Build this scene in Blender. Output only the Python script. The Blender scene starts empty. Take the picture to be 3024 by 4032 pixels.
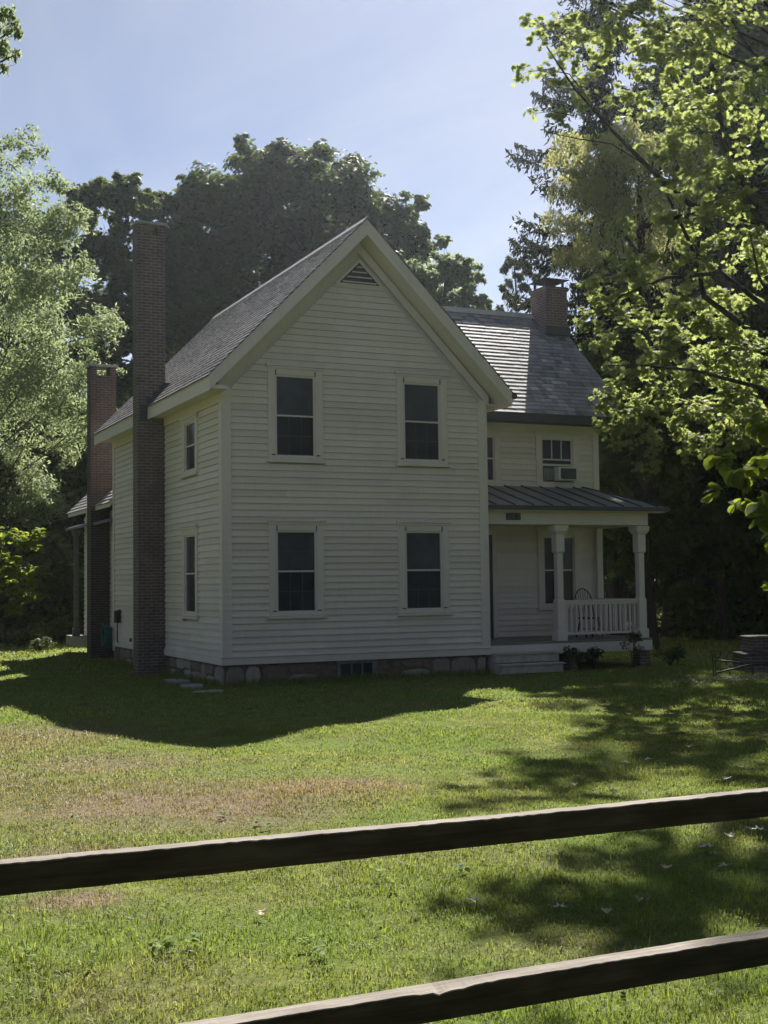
import bpy, math, random
import numpy as np
from mathutils import Vector, Matrix
random.seed(7); RNG = np.random.default_rng(11)
SC = bpy.context.scene
DATA = {"ash": [[-2.73, 16.47, 15.71, 1.14], [-1.24, 17.12, 14.64, 1.25], [-0.28, 16.22, 14.71, 0.55], [-1.06, 16.49, 15.8, 0.72], [0.29, 17.16, 13.63, 0.92], [-1.51, 17.19, 12.85, 1.53], [-0.23, 17.09, 11.76, 1.18], [-0.52, 19.74, 10.44, 1.71], [1.23, 17.76, 10.28, 0.94], [0.68, 18.82, 8.65, 1.23], [1.96, 18.67, 10.9, 0.55], [1.5, 18.68, 9.14, 0.77], [-0.6, 21.13, 7.8, 1.59], [-0.39, 21.45, 5.43, 1.44], [0.99, 20.38, 6.97, 0.99], [-0.81, 21.75, 3.83, 1.2], [0.43, 21.61, 4.97, 0.89], [-2.96, 19.28, 13.53, 1.66], [-3.1, 20.54, 9.94, 1.85], [-2.56, 22.6, 6.28, 1.77], [0.76, 17.7, 12.45, 0.6], [1.61, 18.5, 7.72, 0.62], [-0.03, 19.95, 9.25, 1.25], [-1.04, 20.25, 8.92, 1.4], [0.78, 19.28, 7.94, 0.93], [-0.87, 17.57, 11.51, 1.33], [-0.92, 22.09, 6.28, 1.29], [-0.1, 17.04, 13.56, 0.89]], "ash_base": [-1.81, 23.62, -0.3], "ash_top": [-1.55, 18.93, 14.82], "dome": [[13.81, 44.17, 23.89, 2.09], [13.0, 45.55, 24.73, 1.01], [15.92, 43.09, 25.03, 2.04], [18.49, 43.25, 25.32, 2.07], [19.45, 39.44, 23.33, 2.08], [22.56, 40.73, 22.66, 1.89], [22.85, 38.39, 20.2, 1.48], [18.33, 43.68, 21.05, 3.72], [14.37, 45.17, 20.48, 2.91], [20.16, 37.45, 18.19, 2.6], [11.94, 41.63, 16.38, 2.36], [15.03, 40.76, 15.94, 3.25], [24.24, 41.3, 18.35, 1.33], [14.54, 41.82, 26.15, 0.61], [16.67, 42.1, 26.14, 0.78], [18.06, 39.34, 25.44, 0.71], [23.56, 38.31, 22.85, 0.56], [23.49, 37.64, 21.11, 0.56], [11.56, 42.91, 21.72, 1.01], [20.35, 40.18, 25.1, 0.78], [11.98, 44.42, 19.02, 1.55], [12.56, 46.5, 15.25, 1.59], [13.39, 44.75, 13.43, 1.56], [15.5, 45.36, 14.17, 1.86], [20.11, 42.5, 18.26, 2.38], [18.49, 44.16, 17.93, 2.41], [22.08, 40.5, 15.89, 1.56], [22.62, 36.92, 15.27, 1.0], [16.24, 44.07, 22.54, 1.85], [20.32, 42.89, 22.13, 1.87], [12.34, 46.11, 23.46, 1.19], [11.43, 44.52, 20.04, 1.29], [11.49, 45.56, 18.18, 1.31], [11.34, 42.16, 20.48, 1.25], [16.16, 43.82, 24.07, 1.58], [22.7, 39.23, 21.44, 1.29]], "dome_base": [17.83, 42.08, -0.3], "dome_top": [17.61, 41.03, 22.66], "mid": [[6.32, 43.13, 22.33, 1.62], [7.9, 41.43, 22.16, 1.5], [10.02, 43.9, 22.85, 1.27], [10.41, 44.43, 20.96, 1.85], [7.07, 42.08, 19.53, 2.04], [7.04, 45.38, 17.25, 2.03], [8.74, 42.93, 16.14, 2.23], [7.87, 42.41, 12.52, 1.95], [9.33, 42.32, 13.33, 1.48], [6.59, 45.63, 14.2, 1.52], [10.54, 43.98, 18.79, 1.53], [10.38, 40.59, 15.56, 1.45], [9.14, 43.51, 18.56, 1.76], [7.31, 42.09, 14.4, 1.45]], "mid_base": [7.62, 44.61, -0.3], "mid_top": [7.86, 43.39, 21.95], "small": [[22.23, 33.13, 17.89, 0.99], [22.55, 31.98, 17.53, 1.03], [23.62, 33.0, 16.54, 0.81], [22.32, 33.87, 16.37, 1.19], [23.83, 31.94, 16.1, 0.52], [24.22, 32.97, 17.6, 0.43], [21.83, 32.17, 19.04, 0.42], [20.38, 32.34, 17.06, 1.15], [24.26, 32.01, 15.62, 0.38], [22.13, 31.52, 15.17, 0.92]], "small_base": [22.27, 33.42, -0.3], "small_top": [22.2, 32.55, 18.22], "sap": [[-3.24, 5.12, 3.05, 0.32], [-2.83, 5.21, 3.01, 0.31], [-2.56, 5.34, 3.17, 0.16], [-3.24, 5.1, 2.45, 0.38], [-2.81, 4.76, 2.24, 0.3], [-2.92, 5.93, 1.83, 0.38], [-2.7, 5.1, 1.78, 0.2], [-3.48, 6.26, 2.68, 0.52], [-3.58, 6.26, 2.05, 0.47], [-3.1, 5.38, 1.53, 0.24]], "sap_base": [-3.74, 5.77, -0.05], "sap_top": [-3.37, 5.59, 2.86], "over": [[-5.28, -8.29, 8.74, 0.14], [-5.19, -8.23, 8.59, 0.13], [-5.25, -8.0, 8.44, 0.14], [-5.15, -8.12, 8.33, 0.09], [-5.25, -8.12, 8.15, 0.07], [-5.45, -7.96, 8.68, 0.25], [-5.55, -7.41, 8.54, 0.26], [-5.87, -7.95, 8.83, 0.38], [-6.13, -7.91, 8.24, 0.44], [-6.41, -7.4, 9.31, 0.56], [-5.97, -8.36, 9.41, 0.48], [-6.83, -7.8, 8.39, 0.59]], "over_base": [-7.35, -6.89, 0.1], "over_top": [-6.98, -7.48, 9.28], "maple": [[5.55, -2.47, 13.05, 0.24], [5.76, -2.55, 12.77, 0.26], [5.52, -2.4, 12.01, 0.24], [5.38, -2.33, 12.06, 0.15], [5.65, -2.41, 11.19, 0.17], [6.14, -2.14, 12.16, 0.28], [6.85, -1.97, 13.02, 0.54], [7.03, -2.0, 12.07, 0.57], [6.65, -1.79, 11.5, 0.38], [6.72, -1.93, 13.31, 0.38], [4.83, -6.12, 11.33, 0.65], [5.81, -6.21, 10.9, 0.79], [6.49, -6.84, 11.25, 0.87], [7.35, -6.5, 10.39, 0.8], [6.61, -5.9, 10.08, 0.72], [5.57, -5.57, 10.29, 0.47], [5.47, -6.43, 11.56, 0.55], [7.6, -5.66, 9.2, 0.79], [8.48, -5.33, 8.19, 0.76], [7.51, -5.09, 8.49, 0.6], [6.67, -5.13, 9.07, 0.3], [6.25, -5.3, 9.56, 0.3], [6.13, -3.82, 7.62, 0.31], [6.27, -4.07, 7.89, 0.25], [6.84, -4.14, 7.62, 0.5], [6.21, -3.37, 6.93, 0.32], [6.55, -3.32, 6.6, 0.32], [6.87, -3.63, 6.84, 0.58], [7.56, -4.16, 7.14, 0.68], [8.41, -4.6, 7.21, 0.83], [6.87, -3.14, 6.11, 0.4], [7.56, -3.4, 6.02, 0.61], [8.32, -3.86, 6.18, 0.85], [9.13, -4.24, 6.16, 0.9], [6.9, -2.78, 5.53, 0.28], [7.56, -2.92, 5.27, 0.5], [8.31, -3.27, 5.26, 0.57], [9.14, -3.65, 5.24, 0.76], [7.07, -2.51, 4.97, 0.2], [7.44, -2.52, 4.71, 0.24], [8.14, -2.87, 4.74, 0.31], [9.85, -3.76, 4.89, 0.77], [6.94, -4.88, 8.57, 0.37], [6.28, -4.52, 8.51, 0.26], [6.63, -3.83, 7.31, 0.41], [6.83, -3.05, 5.42, 0.32], [7.11, -3.16, 5.08, 0.34], [6.74, -2.99, 5.09, 0.21], [7.31, -3.24, 4.85, 0.34], [7.02, -3.15, 5.62, 0.32], [6.99, -3.09, 4.86, 0.24], [6.25, -5.23, 7.65, 0.42], [6.99, -5.58, 7.64, 0.48], [7.45, -6.06, 8.48, 0.48], [6.55, -5.7, 9.47, 0.39], [7.99, -2.75, 4.28, 0.33], [8.47, -3.32, 4.7, 0.44], [6.29, -3.58, 7.34, 0.27], [7.09, -2.97, 5.7, 0.37], [7.74, -3.76, 6.52, 0.53], [8.42, -4.3, 6.65, 0.63], [9.35, -4.22, 5.45, 0.64], [6.37, -3.6, 7.16, 0.25], [7.84, -3.3, 5.51, 0.5], [8.5, -3.6, 5.31, 0.42], [6.6, -4.2, 7.93, 0.34]], "maple_hi": [[12.64, -11.26, 10.31, 0.71], [14.36, -10.94, 13.52, 1.11], [9.66, -7.34, 15.56, 1.13], [7.74, -12.05, 12.24, 0.74], [13.04, -3.77, 9.29, 1.03], [6.48, -10.26, 10.35, 1.22], [9.4, -6.55, 10.53, 0.74], [11.09, -3.72, 15.36, 1.02], [10.97, -2.25, 15.69, 0.92], [13.56, -11.05, 14.01, 0.92], [12.84, -9.42, 9.89, 1.12], [6.99, -9.46, 13.83, 0.96], [7.92, -3.94, 17.03, 0.72], [16.28, -5.48, 11.06, 1.21], [9.45, -10.8, 14.81, 0.86], [10.15, -4.34, 15.47, 1.0], [7.89, -9.51, 10.83, 0.93], [17.73, -4.52, 12.47, 1.01], [16.48, -5.7, 9.46, 0.82], [13.82, -7.04, 9.83, 1.16], [7.17, -12.64, 14.72, 1.02], [14.27, -5.1, 14.88, 0.78], [14.48, -5.46, 11.39, 0.9], [7.33, -4.71, 17.22, 1.15], [16.51, -2.73, 12.88, 0.94], [12.83, -9.43, 15.03, 0.9], [10.9, -9.92, 17.78, 0.89], [7.75, -4.93, 15.47, 0.99], [5.86, -8.25, 12.09, 0.99], [15.15, -8.98, 8.45, 0.81], [14.54, -6.68, 13.5, 1.36], [7.38, -10.18, 11.2, 1.37], [12.59, -12.09, 15.94, 1.29], [15.74, -6.69, 13.8, 0.94], [8.32, -10.42, 13.59, 0.75], [14.85, -10.54, 16.97, 1.1], [8.53, -9.51, 13.26, 1.22], [11.57, -11.08, 16.61, 1.07], [7.69, -7.63, 16.18, 1.36], [12.71, -12.65, 12.54, 0.94], [4.95, -4.43, 13.43, 0.29], [5.98, -3.8, 13.49, 0.35], [3.53, -5.89, 12.06, 0.15], [5.94, -4.91, 13.76, 0.51], [3.73, -6.06, 13.29, 0.2], [3.87, -6.69, 13.61, 0.3], [5.26, -6.79, 13.57, 0.62], [6.6, -6.3, 13.47, 0.64], [12.18, 5.62, 19.21, 0.75], [14.7, 8.6, 21.17, 0.9], [13.05, 5.5, 19.55, 1.0], [15.77, 8.34, 21.51, 1.1], [12.91, 3.9, 18.9, 1.1], [10.77, 4.17, 18.23, 0.6], [16.76, 11.98, 22.79, 0.7], [4.07, -5.88, 12.37, 0.5], [4.11, -6.18, 12.37, 0.55], [4.41, -6.12, 12.37, 0.55], [4.48, -6.44, 12.38, 0.6], [6.05, -4.64, 13.35, 0.6], [5.35, -5.92, 12.7, 0.6], [18.84, 13.03, 23.78, 0.8], [21.62, 18.66, 26.04, 0.6]], "maple_base": [11.6, -7.2, -0.1], "maple_top": [10.9, -6.6, 14.0], "left": [[-6.87, 2.43, 7.31, 1.47], [-6.96, 6.17, 9.0, 1.28], [-7.87, 8.27, 10.12, 1.49], [-7.76, 12.19, 3.92, 1.53], [-9.07, 9.91, 2.07, 1.4], [-10.54, 6.06, 11.67, 1.34], [-6.62, 8.96, 8.23, 1.35], [-9.69, 9.02, 5.76, 1.09], [-5.8, 4.0, 7.27, 1.03], [-9.38, 10.67, 6.08, 1.06], [-7.01, 11.79, 12.22, 1.11], [-7.27, 7.13, 8.52, 1.5], [-8.34, 5.64, 8.29, 1.51], [-8.12, 6.6, 12.27, 1.5], [-7.37, 13.0, 4.05, 1.02], [-10.03, 14.08, 7.87, 1.31], [-5.19, 10.66, 9.61, 1.06], [-8.43, 10.35, 2.34, 1.56], [-8.73, 9.38, 5.11, 1.19], [-9.82, 4.05, 6.04, 1.5], [-6.22, 9.7, 7.79, 1.11], [-8.14, 11.93, 6.75, 1.37], [-10.21, 6.03, 5.26, 1.24], [-10.36, 11.69, 7.16, 1.25], [-8.64, 10.95, 8.81, 1.3], [-13.42, 8.61, 8.7, 1.25], [-4.51, 8.6, 8.61, 1.1], [-8.85, 4.84, 3.59, 1.45], [-6.92, 8.62, 12.13, 1.31], [-7.75, 12.95, 6.87, 1.39], [-9.87, 6.23, 7.59, 1.45], [-9.55, 12.75, 12.05, 1.31], [-8.45, 4.09, 8.12, 1.43], [-9.3, 10.05, 10.05, 1.16]], "left_base": [-9.5, 9, -0.1], "left_top": [-9, 8.8, 12], "right": [[18.55, -9.22, 8.75, 1.7], [20.58, -2.08, 13.75, 1.65], [21.03, -6.82, 13.87, 1.24], [17.2, -9.04, 14.55, 1.67], [19.54, -7.2, 13.55, 1.65], [14.72, -4.16, 16.6, 1.66], [16.32, 0.45, 13.41, 1.11], [14.76, -1.49, 12.1, 1.7], [20.97, -5.53, 11.67, 1.29], [21.04, -8.08, 8.9, 1.47], [20.16, -9.94, 9.22, 1.43], [24.08, -3.06, 10.19, 1.1], [19.93, -8.11, 10.35, 1.19], [15.82, -6.13, 9.04, 1.15], [23.86, -10.39, 11.13, 1.7], [17.81, -6.97, 13.29, 1.45], [16.39, -2.65, 8.09, 1.32], [22.21, -5.0, 8.71, 1.55], [18.57, -0.33, 7.76, 1.35], [20.07, -6.71, 7.39, 1.33], [17.65, -8.69, 11.37, 1.49], [15.91, -0.59, 7.39, 1.37], [20.41, -7.86, 10.44, 1.22], [20.06, -6.97, 6.36, 1.52], [21.81, -6.41, 16.16, 1.37], [17.1, 0.15, 14.25, 1.54], [18.6, -1.03, 8.16, 1.36], [14.77, -6.0, 7.26, 1.59], [18.95, -9.19, 13.82, 1.59], [17.31, -0.49, 10.42, 1.27], [18.55, -7.74, 5.38, 1.59], [18.04, -7.93, 8.53, 1.4], [20.51, -7.85, 6.72, 1.72], [14.57, -11.41, 12.42, 1.36]], "right_base": [19, -5.5, -0.1], "right_top": [18.5, -5.5, 15], "maple_limbs": [[[[11.12, -7.42, 6.43], [9.31, -6.54, 7.63], [8.38, -5.71, 8.42], [7.86, -4.41, 9.07], [7.5, -3.63, 9.98], [7.07, -3.05, 10.85], [6.67, -2.37, 11.88], [6.05, -2.35, 12.64]], 0.09, 0.013999999999999999], [[[8.38, -5.71, 8.42], [8.08, -5.12, 10.12], [8.23, -4.73, 11.61], [8.26, -4.29, 13.16]], 0.066, 0.034999999999999996], [[[7.42, -6.25, 6.38], [7.15, -5.61, 6.98], [7.35, -5.2, 7.76], [7.39, -4.71, 8.58], [7.46, -4.24, 9.25]], 0.054, 0.020999999999999998], [[[7.39, -4.72, 8.71], [7.0, -4.53, 8.6], [6.59, -4.44, 8.44]], 0.06, 0.049], [[[7.5, -3.63, 9.98], [7.07, -3.03, 10.57], [6.49, -2.77, 10.67], [5.91, -2.5, 10.82]], 0.018, 0.006999999999999999], [[[7.07, -3.05, 10.85], [6.42, -2.59, 12.04], [5.89, -2.57, 12.05], [5.56, -2.42, 12.01]], 0.015, 0.0056], [[[6.62, -2.42, 11.28], [6.09, -2.4, 11.3], [5.67, -2.42, 11.18]], 0.012, 0.0042], [[[8.86, -7.91, 4.61], [7.79, -6.97, 6.27], [7.11, -6.16, 7.27], [6.86, -4.95, 7.44], [6.45, -4.09, 7.24], [6.29, -3.55, 6.9]], 0.06, 0.010499999999999999], [[[8.47, -8.26, 4.18], [7.1, -7.13, 5.1], [6.5, -6.11, 5.53], [6.27, -5.13, 5.76], [5.88, -4.4, 5.85]], 0.048, 0.0084], [[[7.79, -6.97, 6.27], [7.36, -6.81, 7.06], [7.0, -7.02, 7.77]], 0.036, 0.013999999999999999]], "near": [[0.49, -14.2, 2.91, 0.13], [0.58, -13.83, 3.08, 0.09], [0.74, -14.17, 2.66, 0.12], [0.29, -14.07, 2.81, 0.06], [1.05, -13.86, 1.91, 0.04], [1.16, -13.69, 3.06, 0.14], [0.75, -14.19, 2.48, 0.1], [0.83, -13.79, 2.68, 0.08], [0.78, -14.13, 3.4, 0.15], [0.64, -13.54, 2.74, 0.05], [1.15, -14.09, 3.07, 0.27], [0.93, -14.3, 2.39, 0.26], [0.98, -14.35, 1.92, 0.17]], "near_base": [2.05, -14.33, 0.1], "near_top": [1.55, -14.17, 3.52], "spruce_base": [24.18, 21.51, -0.2], "spruce_h": 31.5, "spruce2_base": [24.01, 12.77, -0.2], "weep": [[12.14, 6.08, 14.09, 0.55], [13.63, 6.88, 14.41, 0.68], [14.2, 6.33, 13.77, 0.67], [12.28, 6.57, 13.06, 0.48], [13.32, 6.71, 12.95, 0.74], [13.99, 6.31, 12.38, 0.73], [13.41, 8.08, 12.37, 0.61], [13.09, 6.2, 11.44, 0.66], [13.31, 8.81, 12.97, 0.31], [15.0, 6.33, 12.9, 0.74], [14.86, 6.87, 11.65, 0.61], [12.79, 7.42, 11.31, 0.41], [15.88, 6.99, 14.75, 0.7], [16.63, 6.68, 13.47, 0.7], [13.4, 7.28, 13.81, 0.68], [13.89, 6.84, 13.06, 0.68], [13.7, 7.82, 11.49, 0.5], [16.33, 7.01, 12.12, 0.7], [16.06, 5.5, 14.16, 0.67], [12.94, 8.04, 14.41, 0.36], [15.21, 7.68, 15.31, 0.62], [15.12, 6.37, 10.73, 0.54]], "weep_base": [15.46, 7.36, -0.2], "weep_top": [14.78, 6.47, 13.47], "pine": [[23.94, 29.1, 17.45, 0.36], [23.64, 29.27, 17.12, 0.27], [24.75, 29.58, 17.48, 0.37], [25.03, 29.4, 17.17, 0.32], [24.81, 30.01, 16.98, 0.32], [24.32, 30.08, 16.63, 0.28], [23.56, 29.38, 16.18, 0.23], [24.54, 28.83, 16.19, 0.36], [24.91, 28.82, 15.54, 0.36], [23.72, 29.23, 15.75, 0.23], [24.45, 29.81, 15.59, 0.32], [25.1, 29.79, 15.52, 0.37], [23.99, 30.39, 15.37, 0.23], [25.1, 28.66, 16.66, 0.32], [24.62, 30.0, 15.99, 0.18]], "pine_base": [24.53, 30.17, -0.2], "pine_top": [24.26, 29.42, 17.67], "woods": [[[18.76, 10.79, -0.3], [18.76, 10.79, 7.3], [[16.86, 10.85, 6.06, 1.06], [18.01, 10.61, 7.3, 1.22], [18.6, 11.48, 5.08, 1.41], [16.49, 10.41, 3.76, 1.19], [18.1, 9.57, 5.68, 1.34], [19.24, 11.63, 3.52, 1.42], [17.55, 10.66, 2.72, 0.91], [16.67, 11.15, 5.01, 0.76]], "dark tree filling the wood just right of the porch post"], [[19.11, 8.42, -0.3], [19.11, 8.42, 7.37], [[18.43, 8.82, 5.62, 1.33], [19.69, 8.51, 6.37, 1.34], [17.86, 7.29, 4.05, 1.27], [19.29, 7.69, 4.38, 1.3], [18.19, 8.62, 2.96, 1.17], [19.61, 8.13, 2.94, 1.17], [18.35, 7.53, 7.37, 1.29]], "dark tree in the wood behind the right lawn"], [[25.08, 16.68, -0.3], [25.08, 16.68, 7.43], [[24.06, 17.33, 4.7, 1.66], [26.3, 17.57, 3.79, 1.69], [26.5, 15.58, 4.26, 1.64], [24.78, 16.69, 7.43, 1.65], [25.6, 14.97, 6.37, 1.61], [22.96, 16.7, 6.46, 1.63]], "dark tree deeper in the wood beyond the bench"], [[19.3, 6.13, -0.3], [19.3, 6.13, 8.36], [[19.22, 6.46, 6.84, 1.27], [18.46, 5.09, 5.01, 1.35], [19.71, 7.15, 3.78, 1.29], [20.36, 6.65, 8.36, 1.44], [17.96, 5.4, 2.86, 0.94]], "dark tree at the far right behind the maple leaves"], [[18.4, 13.16, -0.3], [18.4, 13.16, 10.1], [[18.49, 14.14, 10.1, 1.0], [18.25, 12.43, 9.15, 1.28], [18.52, 13.69, 8.04, 1.31], [19.39, 13.26, 7.69, 1.31], [17.85, 12.51, 6.57, 1.11], [18.08, 13.69, 6.05, 0.65], [19.93, 12.57, 9.27, 1.47]], "dark tree behind the wing gable end"], [[1.72, 24.19, -0.3], [1.72, 24.19, 7.42], [[1.38, 25.15, 6.62, 1.4], [2.02, 23.12, 5.6, 1.19], [1.06, 25.25, 4.51, 1.4], [2.3, 25.39, 4.0, 1.24], [2.88, 23.96, 7.42, 1.04], [0.33, 24.93, 3.45, 1.21], [2.27, 22.7, 2.37, 0.84], [1.42, 24.37, 2.06, 1.03], [2.7, 23.16, 4.42, 0.68]], "shaded tree behind the short brick chimney at the left"], [[-0.61, 23.06, -0.3], [-0.61, 23.06, 4.73], [[-0.82, 23.88, 3.08, 1.34], [0.07, 23.29, 3.9, 1.17], [-1.5, 23.6, 4.73, 1.32], [-0.45, 22.01, 1.91, 0.81], [0.67, 22.98, 2.56, 1.0], [0.83, 22.94, 1.23, 0.67]], "shaded tree at the left edge under the feathery tree"], [[28.24, 21.84, -0.3], [28.24, 21.84, 22.83], [[26.32, 20.57, 21.07, 2.22], [29.13, 21.52, 22.83, 2.3], [29.84, 20.61, 19.46, 2.48], [26.81, 20.41, 16.99, 2.41], [30.05, 21.62, 16.37, 2.52], [27.43, 20.39, 13.38, 2.41], [29.28, 20.24, 12.05, 2.24], [27.62, 22.35, 11.26, 2.08]], "tall dark tree behind the spruce"], [[28.45, 17.33, -0.3], [28.45, 17.33, 21.99], [[27.74, 16.83, 21.99, 2.3], [29.06, 16.19, 20.01, 2.29], [28.24, 17.01, 17.82, 2.31], [29.26, 16.07, 15.16, 2.28], [27.61, 16.48, 13.19, 2.26], [28.37, 15.82, 10.66, 2.24], [26.81, 16.27, 9.32, 2.04]], "tall dark tree at the back right of the wood"], [[26.81, 24.7, -0.3], [26.81, 24.7, 16.33], [[26.85, 24.65, 15.48, 1.72], [28.3, 24.18, 14.2, 1.94], [26.77, 24.26, 13.02, 1.7], [28.64, 23.84, 16.33, 1.94], [25.7, 24.24, 11.45, 1.48], [27.45, 23.15, 10.96, 1.89], [25.53, 24.3, 13.15, 0.84]], "tall dark tree behind the weeping tree"], [[5.81, 27.81, -0.3], [5.81, 27.81, 9.02], [[5.5, 28.84, 9.02, 1.56], [6.25, 25.81, 7.74, 1.67], [4.56, 28.17, 6.98, 1.52], [5.75, 26.83, 5.95, 1.69], [4.6, 29.2, 4.16, 1.55]], "dark tree behind the rear wing"], [[-2.81, 22.98, -0.3], [-2.81, 22.98, 7.93], [[-2.31, 22.08, 6.24, 1.76], [-3.16, 22.54, 3.85, 1.75], [-1.96, 22.31, 2.25, 1.12], [-3.73, 23.25, 7.93, 1.94]], "dark tree beside the far left edge"], [[13.93, 5.31, -0.3], [13.93, 5.31, 6.77], [[13.67, 6.09, 6.56, 0.72], [13.62, 4.72, 6.77, 0.76], [14.06, 6.24, 5.26, 0.86], [13.64, 4.0, 5.3, 0.87], [13.27, 4.79, 3.72, 0.75], [12.4, 4.64, 3.46, 0.5], [13.77, 4.03, 3.81, 0.74], [14.68, 5.88, 2.61, 0.66], [13.37, 6.17, 5.11, 0.39]], "dense dark tree seen between the porch post and the bench"], [[2.71, 35.86, -0.3], [2.71, 35.86, 10.92], [[1.52, 34.99, 9.61, 1.88], [3.24, 34.23, 9.17, 1.67], [4.72, 34.35, 8.39, 1.27], [2.2, 36.66, 7.25, 1.94], [4.01, 36.08, 7.03, 1.73], [0.99, 37.02, 10.92, 1.72], [2.86, 35.65, 10.61, 1.28]], "dark tree backing the lower half of the feathery tree"], [[2.69, 42.48, -0.3], [2.69, 42.48, 20.07], [[1.91, 40.67, 20.07, 1.61], [3.51, 40.78, 19.8, 1.63], [0.69, 41.45, 19.2, 1.85], [4.24, 40.98, 18.02, 1.41], [2.35, 42.02, 17.61, 2.12], [4.3, 40.03, 15.47, 1.62], [2.86, 40.91, 14.59, 2.09], [5.08, 41.71, 13.46, 1.66], [2.16, 40.65, 12.18, 2.06], [0.54, 43.76, 15.43, 2.38], [4.3, 42.54, 11.62, 1.91]], "tall dark tree backing the upper half of the feathery tree"], [[22.35, 11.33, -0.3], [22.35, 11.33, 23.52], [[21.84, 11.92, 21.67, 1.33], [21.91, 10.11, 19.96, 1.44], [20.51, 11.37, 19.22, 1.13], [21.75, 10.97, 17.95, 1.3], [23.05, 10.6, 16.85, 1.3], [20.69, 12.57, 21.22, 1.0], [23.25, 10.39, 21.79, 1.31], [20.34, 10.77, 16.54, 0.95], [22.54, 11.18, 23.52, 1.49], [22.48, 10.52, 14.29, 1.13], [21.53, 11.29, 15.38, 0.97]], "very tall tree filling the top right corner behind the maple"]], "shrubs": [[[10.55, 0.05, 0], 0.5, 0.42, 900, 0.055, "low mounded shrub at the right foot of the porch"], [[9.35, -0.25, 0], 0.34, 0.98, 420, 0.06, "tall leggy shrub with glinting leaves before the right porch post"], [[7.75, -0.12, 0], 0.34, 0.62, 500, 0.06, "dark leafy shrub beside the porch steps"], [[8.45, -0.05, 0], 0.36, 0.55, 500, 0.06, "dark shrub under the middle of the porch railing"], [[-1.9, 18.6, -0.1], 0.8, 1.0, 900, 0.1, "shaded shrub at the far left edge of the yard"], [[-0.9, 18.2, -0.1], 0.9, 0.8, 900, 0.1, "shaded fern-like shrub under the feathery tree"], [[0.2, 19.2, -0.1], 0.8, 1.2, 900, 0.1, "shaded shrub just left of the rear porch post"], [[-0.75, 15.6, -0.1], 0.5, 0.6, 600, 0.09, "small dark shrub nearest the rear porch corner"]], "weeds": [[-6.28, -17.47, 0.04, "broad weed at the lower left of the near lawn"], [-6.2, -17.55, 0.04, "light weed beside the lower left weed"], [-6.45, -17.34, 0.05, "weed closest to the left picture edge"], [-5.82, -17.43, 0.065, "weed clump above the lower rail left end"], [-5.9, -17.47, 0.05, "small weed left of the clump above the lower rail"], [-5.71, -17.43, 0.065, "bright weed right of the clump above the lower rail"], [-5.2, -17.64, 0.05, "bluish weed above the middle of the lower rail"], [-5.18, -17.77, 0.05, "second bluish weed above the lower rail"], [-4.26, -16.43, 0.05, "leafy weed below the middle of the upper rail"], [-4.28, -16.69, 0.04, "taller weed under the upper rail middle"], [-5.21, -17.84, 0.065, "flat weed near the lower rail"], [-5.64, -14.15, 0.04, "weed just above the upper rail at left"], [-5.45, -13.3, 0.055, "weed above the upper rail in the dry patch"], [-4.43, -13.9, 0.05, "weed in the brown patch left of centre"], [-4.28, -14.33, 0.05, "weed right of the brown patch"], [-4.28, -14.54, 0.065, "pair of weed leaves above the upper rail"], [-4.71, -17.43, 0.04, "weed between the rails near the centre"], [-4.02, -17.6, 0.04, "weed in shade above the lower rail"], [-3.59, -17.5, 0.04, "weed in shade right of centre"], [-3.73, -16.51, 0.055, "tiny weed between the rails"], [-3.94, -19.09, 0.05, "white-topped weed below the lower rail at right"], [-4.33, -19.01, 0.04, "weed below the lower rail at right"]], "fallen": [[-5.17, -16.91, 0.085, "dryleaf", "curled tan leaf alone on the sunlit grass left of centre"], [-4.04, -17.19, 0.0935, "paleleaf", "pale leaf on sunlit grass between the rails near the middle"], [-3.69, -17.53, 0.085, "paleleaf", "pale leaf in the shade between the rails"], [-3.52, -17.71, 0.0765, "dryleaf", "small tan leaf lying right of the pale leaf between the rails"], [-3.24, -17.64, 0.102, "dryleaf2", "large curled grey leaf between the rails at right"], [-1.98, -16.64, 0.1105, "paleleaf", "bright pale leaf just below the upper rail at right"], [-2.08, -16.83, 0.0935, "dryleaf2", "dull leaf beside the bright pale leaf"], [-2.59, -17.01, 0.085, "dryleaf", "tan leaf below the upper rail right of centre"], [-1.68, -16.5, 0.085, "paleleaf", "pale leaf right of the bright pale leaf"], [-1.42, -16.5, 0.1105, "paleleaf", "pale leaf at the right edge under the upper rail"], [-2.25, -17.13, 0.085, "dryleaf2", "brownish leaf in shade at right"], [-1.17, -14.43, 0.102, "paleleaf", "pale leaf just above the upper rail at right"], [0.41, -12.79, 0.0935, "paleleaf", "pale leaf on the shaded lawn below the bench"], [0.01, -12.95, 0.0765, "paleleaf", "smaller pale leaf left of the one below the bench"], [1.22, -12.42, 0.085, "paleleaf", "pale leaf farther up the shaded lawn"], [-1.24, -13.94, 0.085, "dryleaf", "rust coloured leaf above the upper rail"], [0.77, -13.82, 0.102, "paleleaf", "pale leaf near the right edge of the shaded lawn"], [0.66, -10.46, 0.085, "dryleaf2", "dark leaf on the bright strip of lawn"], [0.05, -14.41, 0.102, "paleleaf", "pale leaf above the upper rail at far right"], [-0.88, -13.51, 0.068, "dryleaf2", "grey leaf above the rust coloured leaf"], [-3.06, -15.92, 0.085, "paleleaf", "pale leaf under the upper rail near a shadow"], [-3.35, -18.64, 0.085, "paleleaf", "pale leaf at the right edge by the lower rail"]], "rail_up": [[-6.91, -19.72, 1.217], [-4.42, -19.99, 1.2570000000000001]], "rail_lo": [[-6.922499999999999, -19.695, 0.6764999999999999], [-4.41, -19.97, 0.764]]}
SKY = 0.05
SUN = 5.0
EXPOSURE = 1.27
AIR = 0.58
DUST = 0.38
HAZE = 0.00023
COL = SC.collection
R = math.radians

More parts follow.
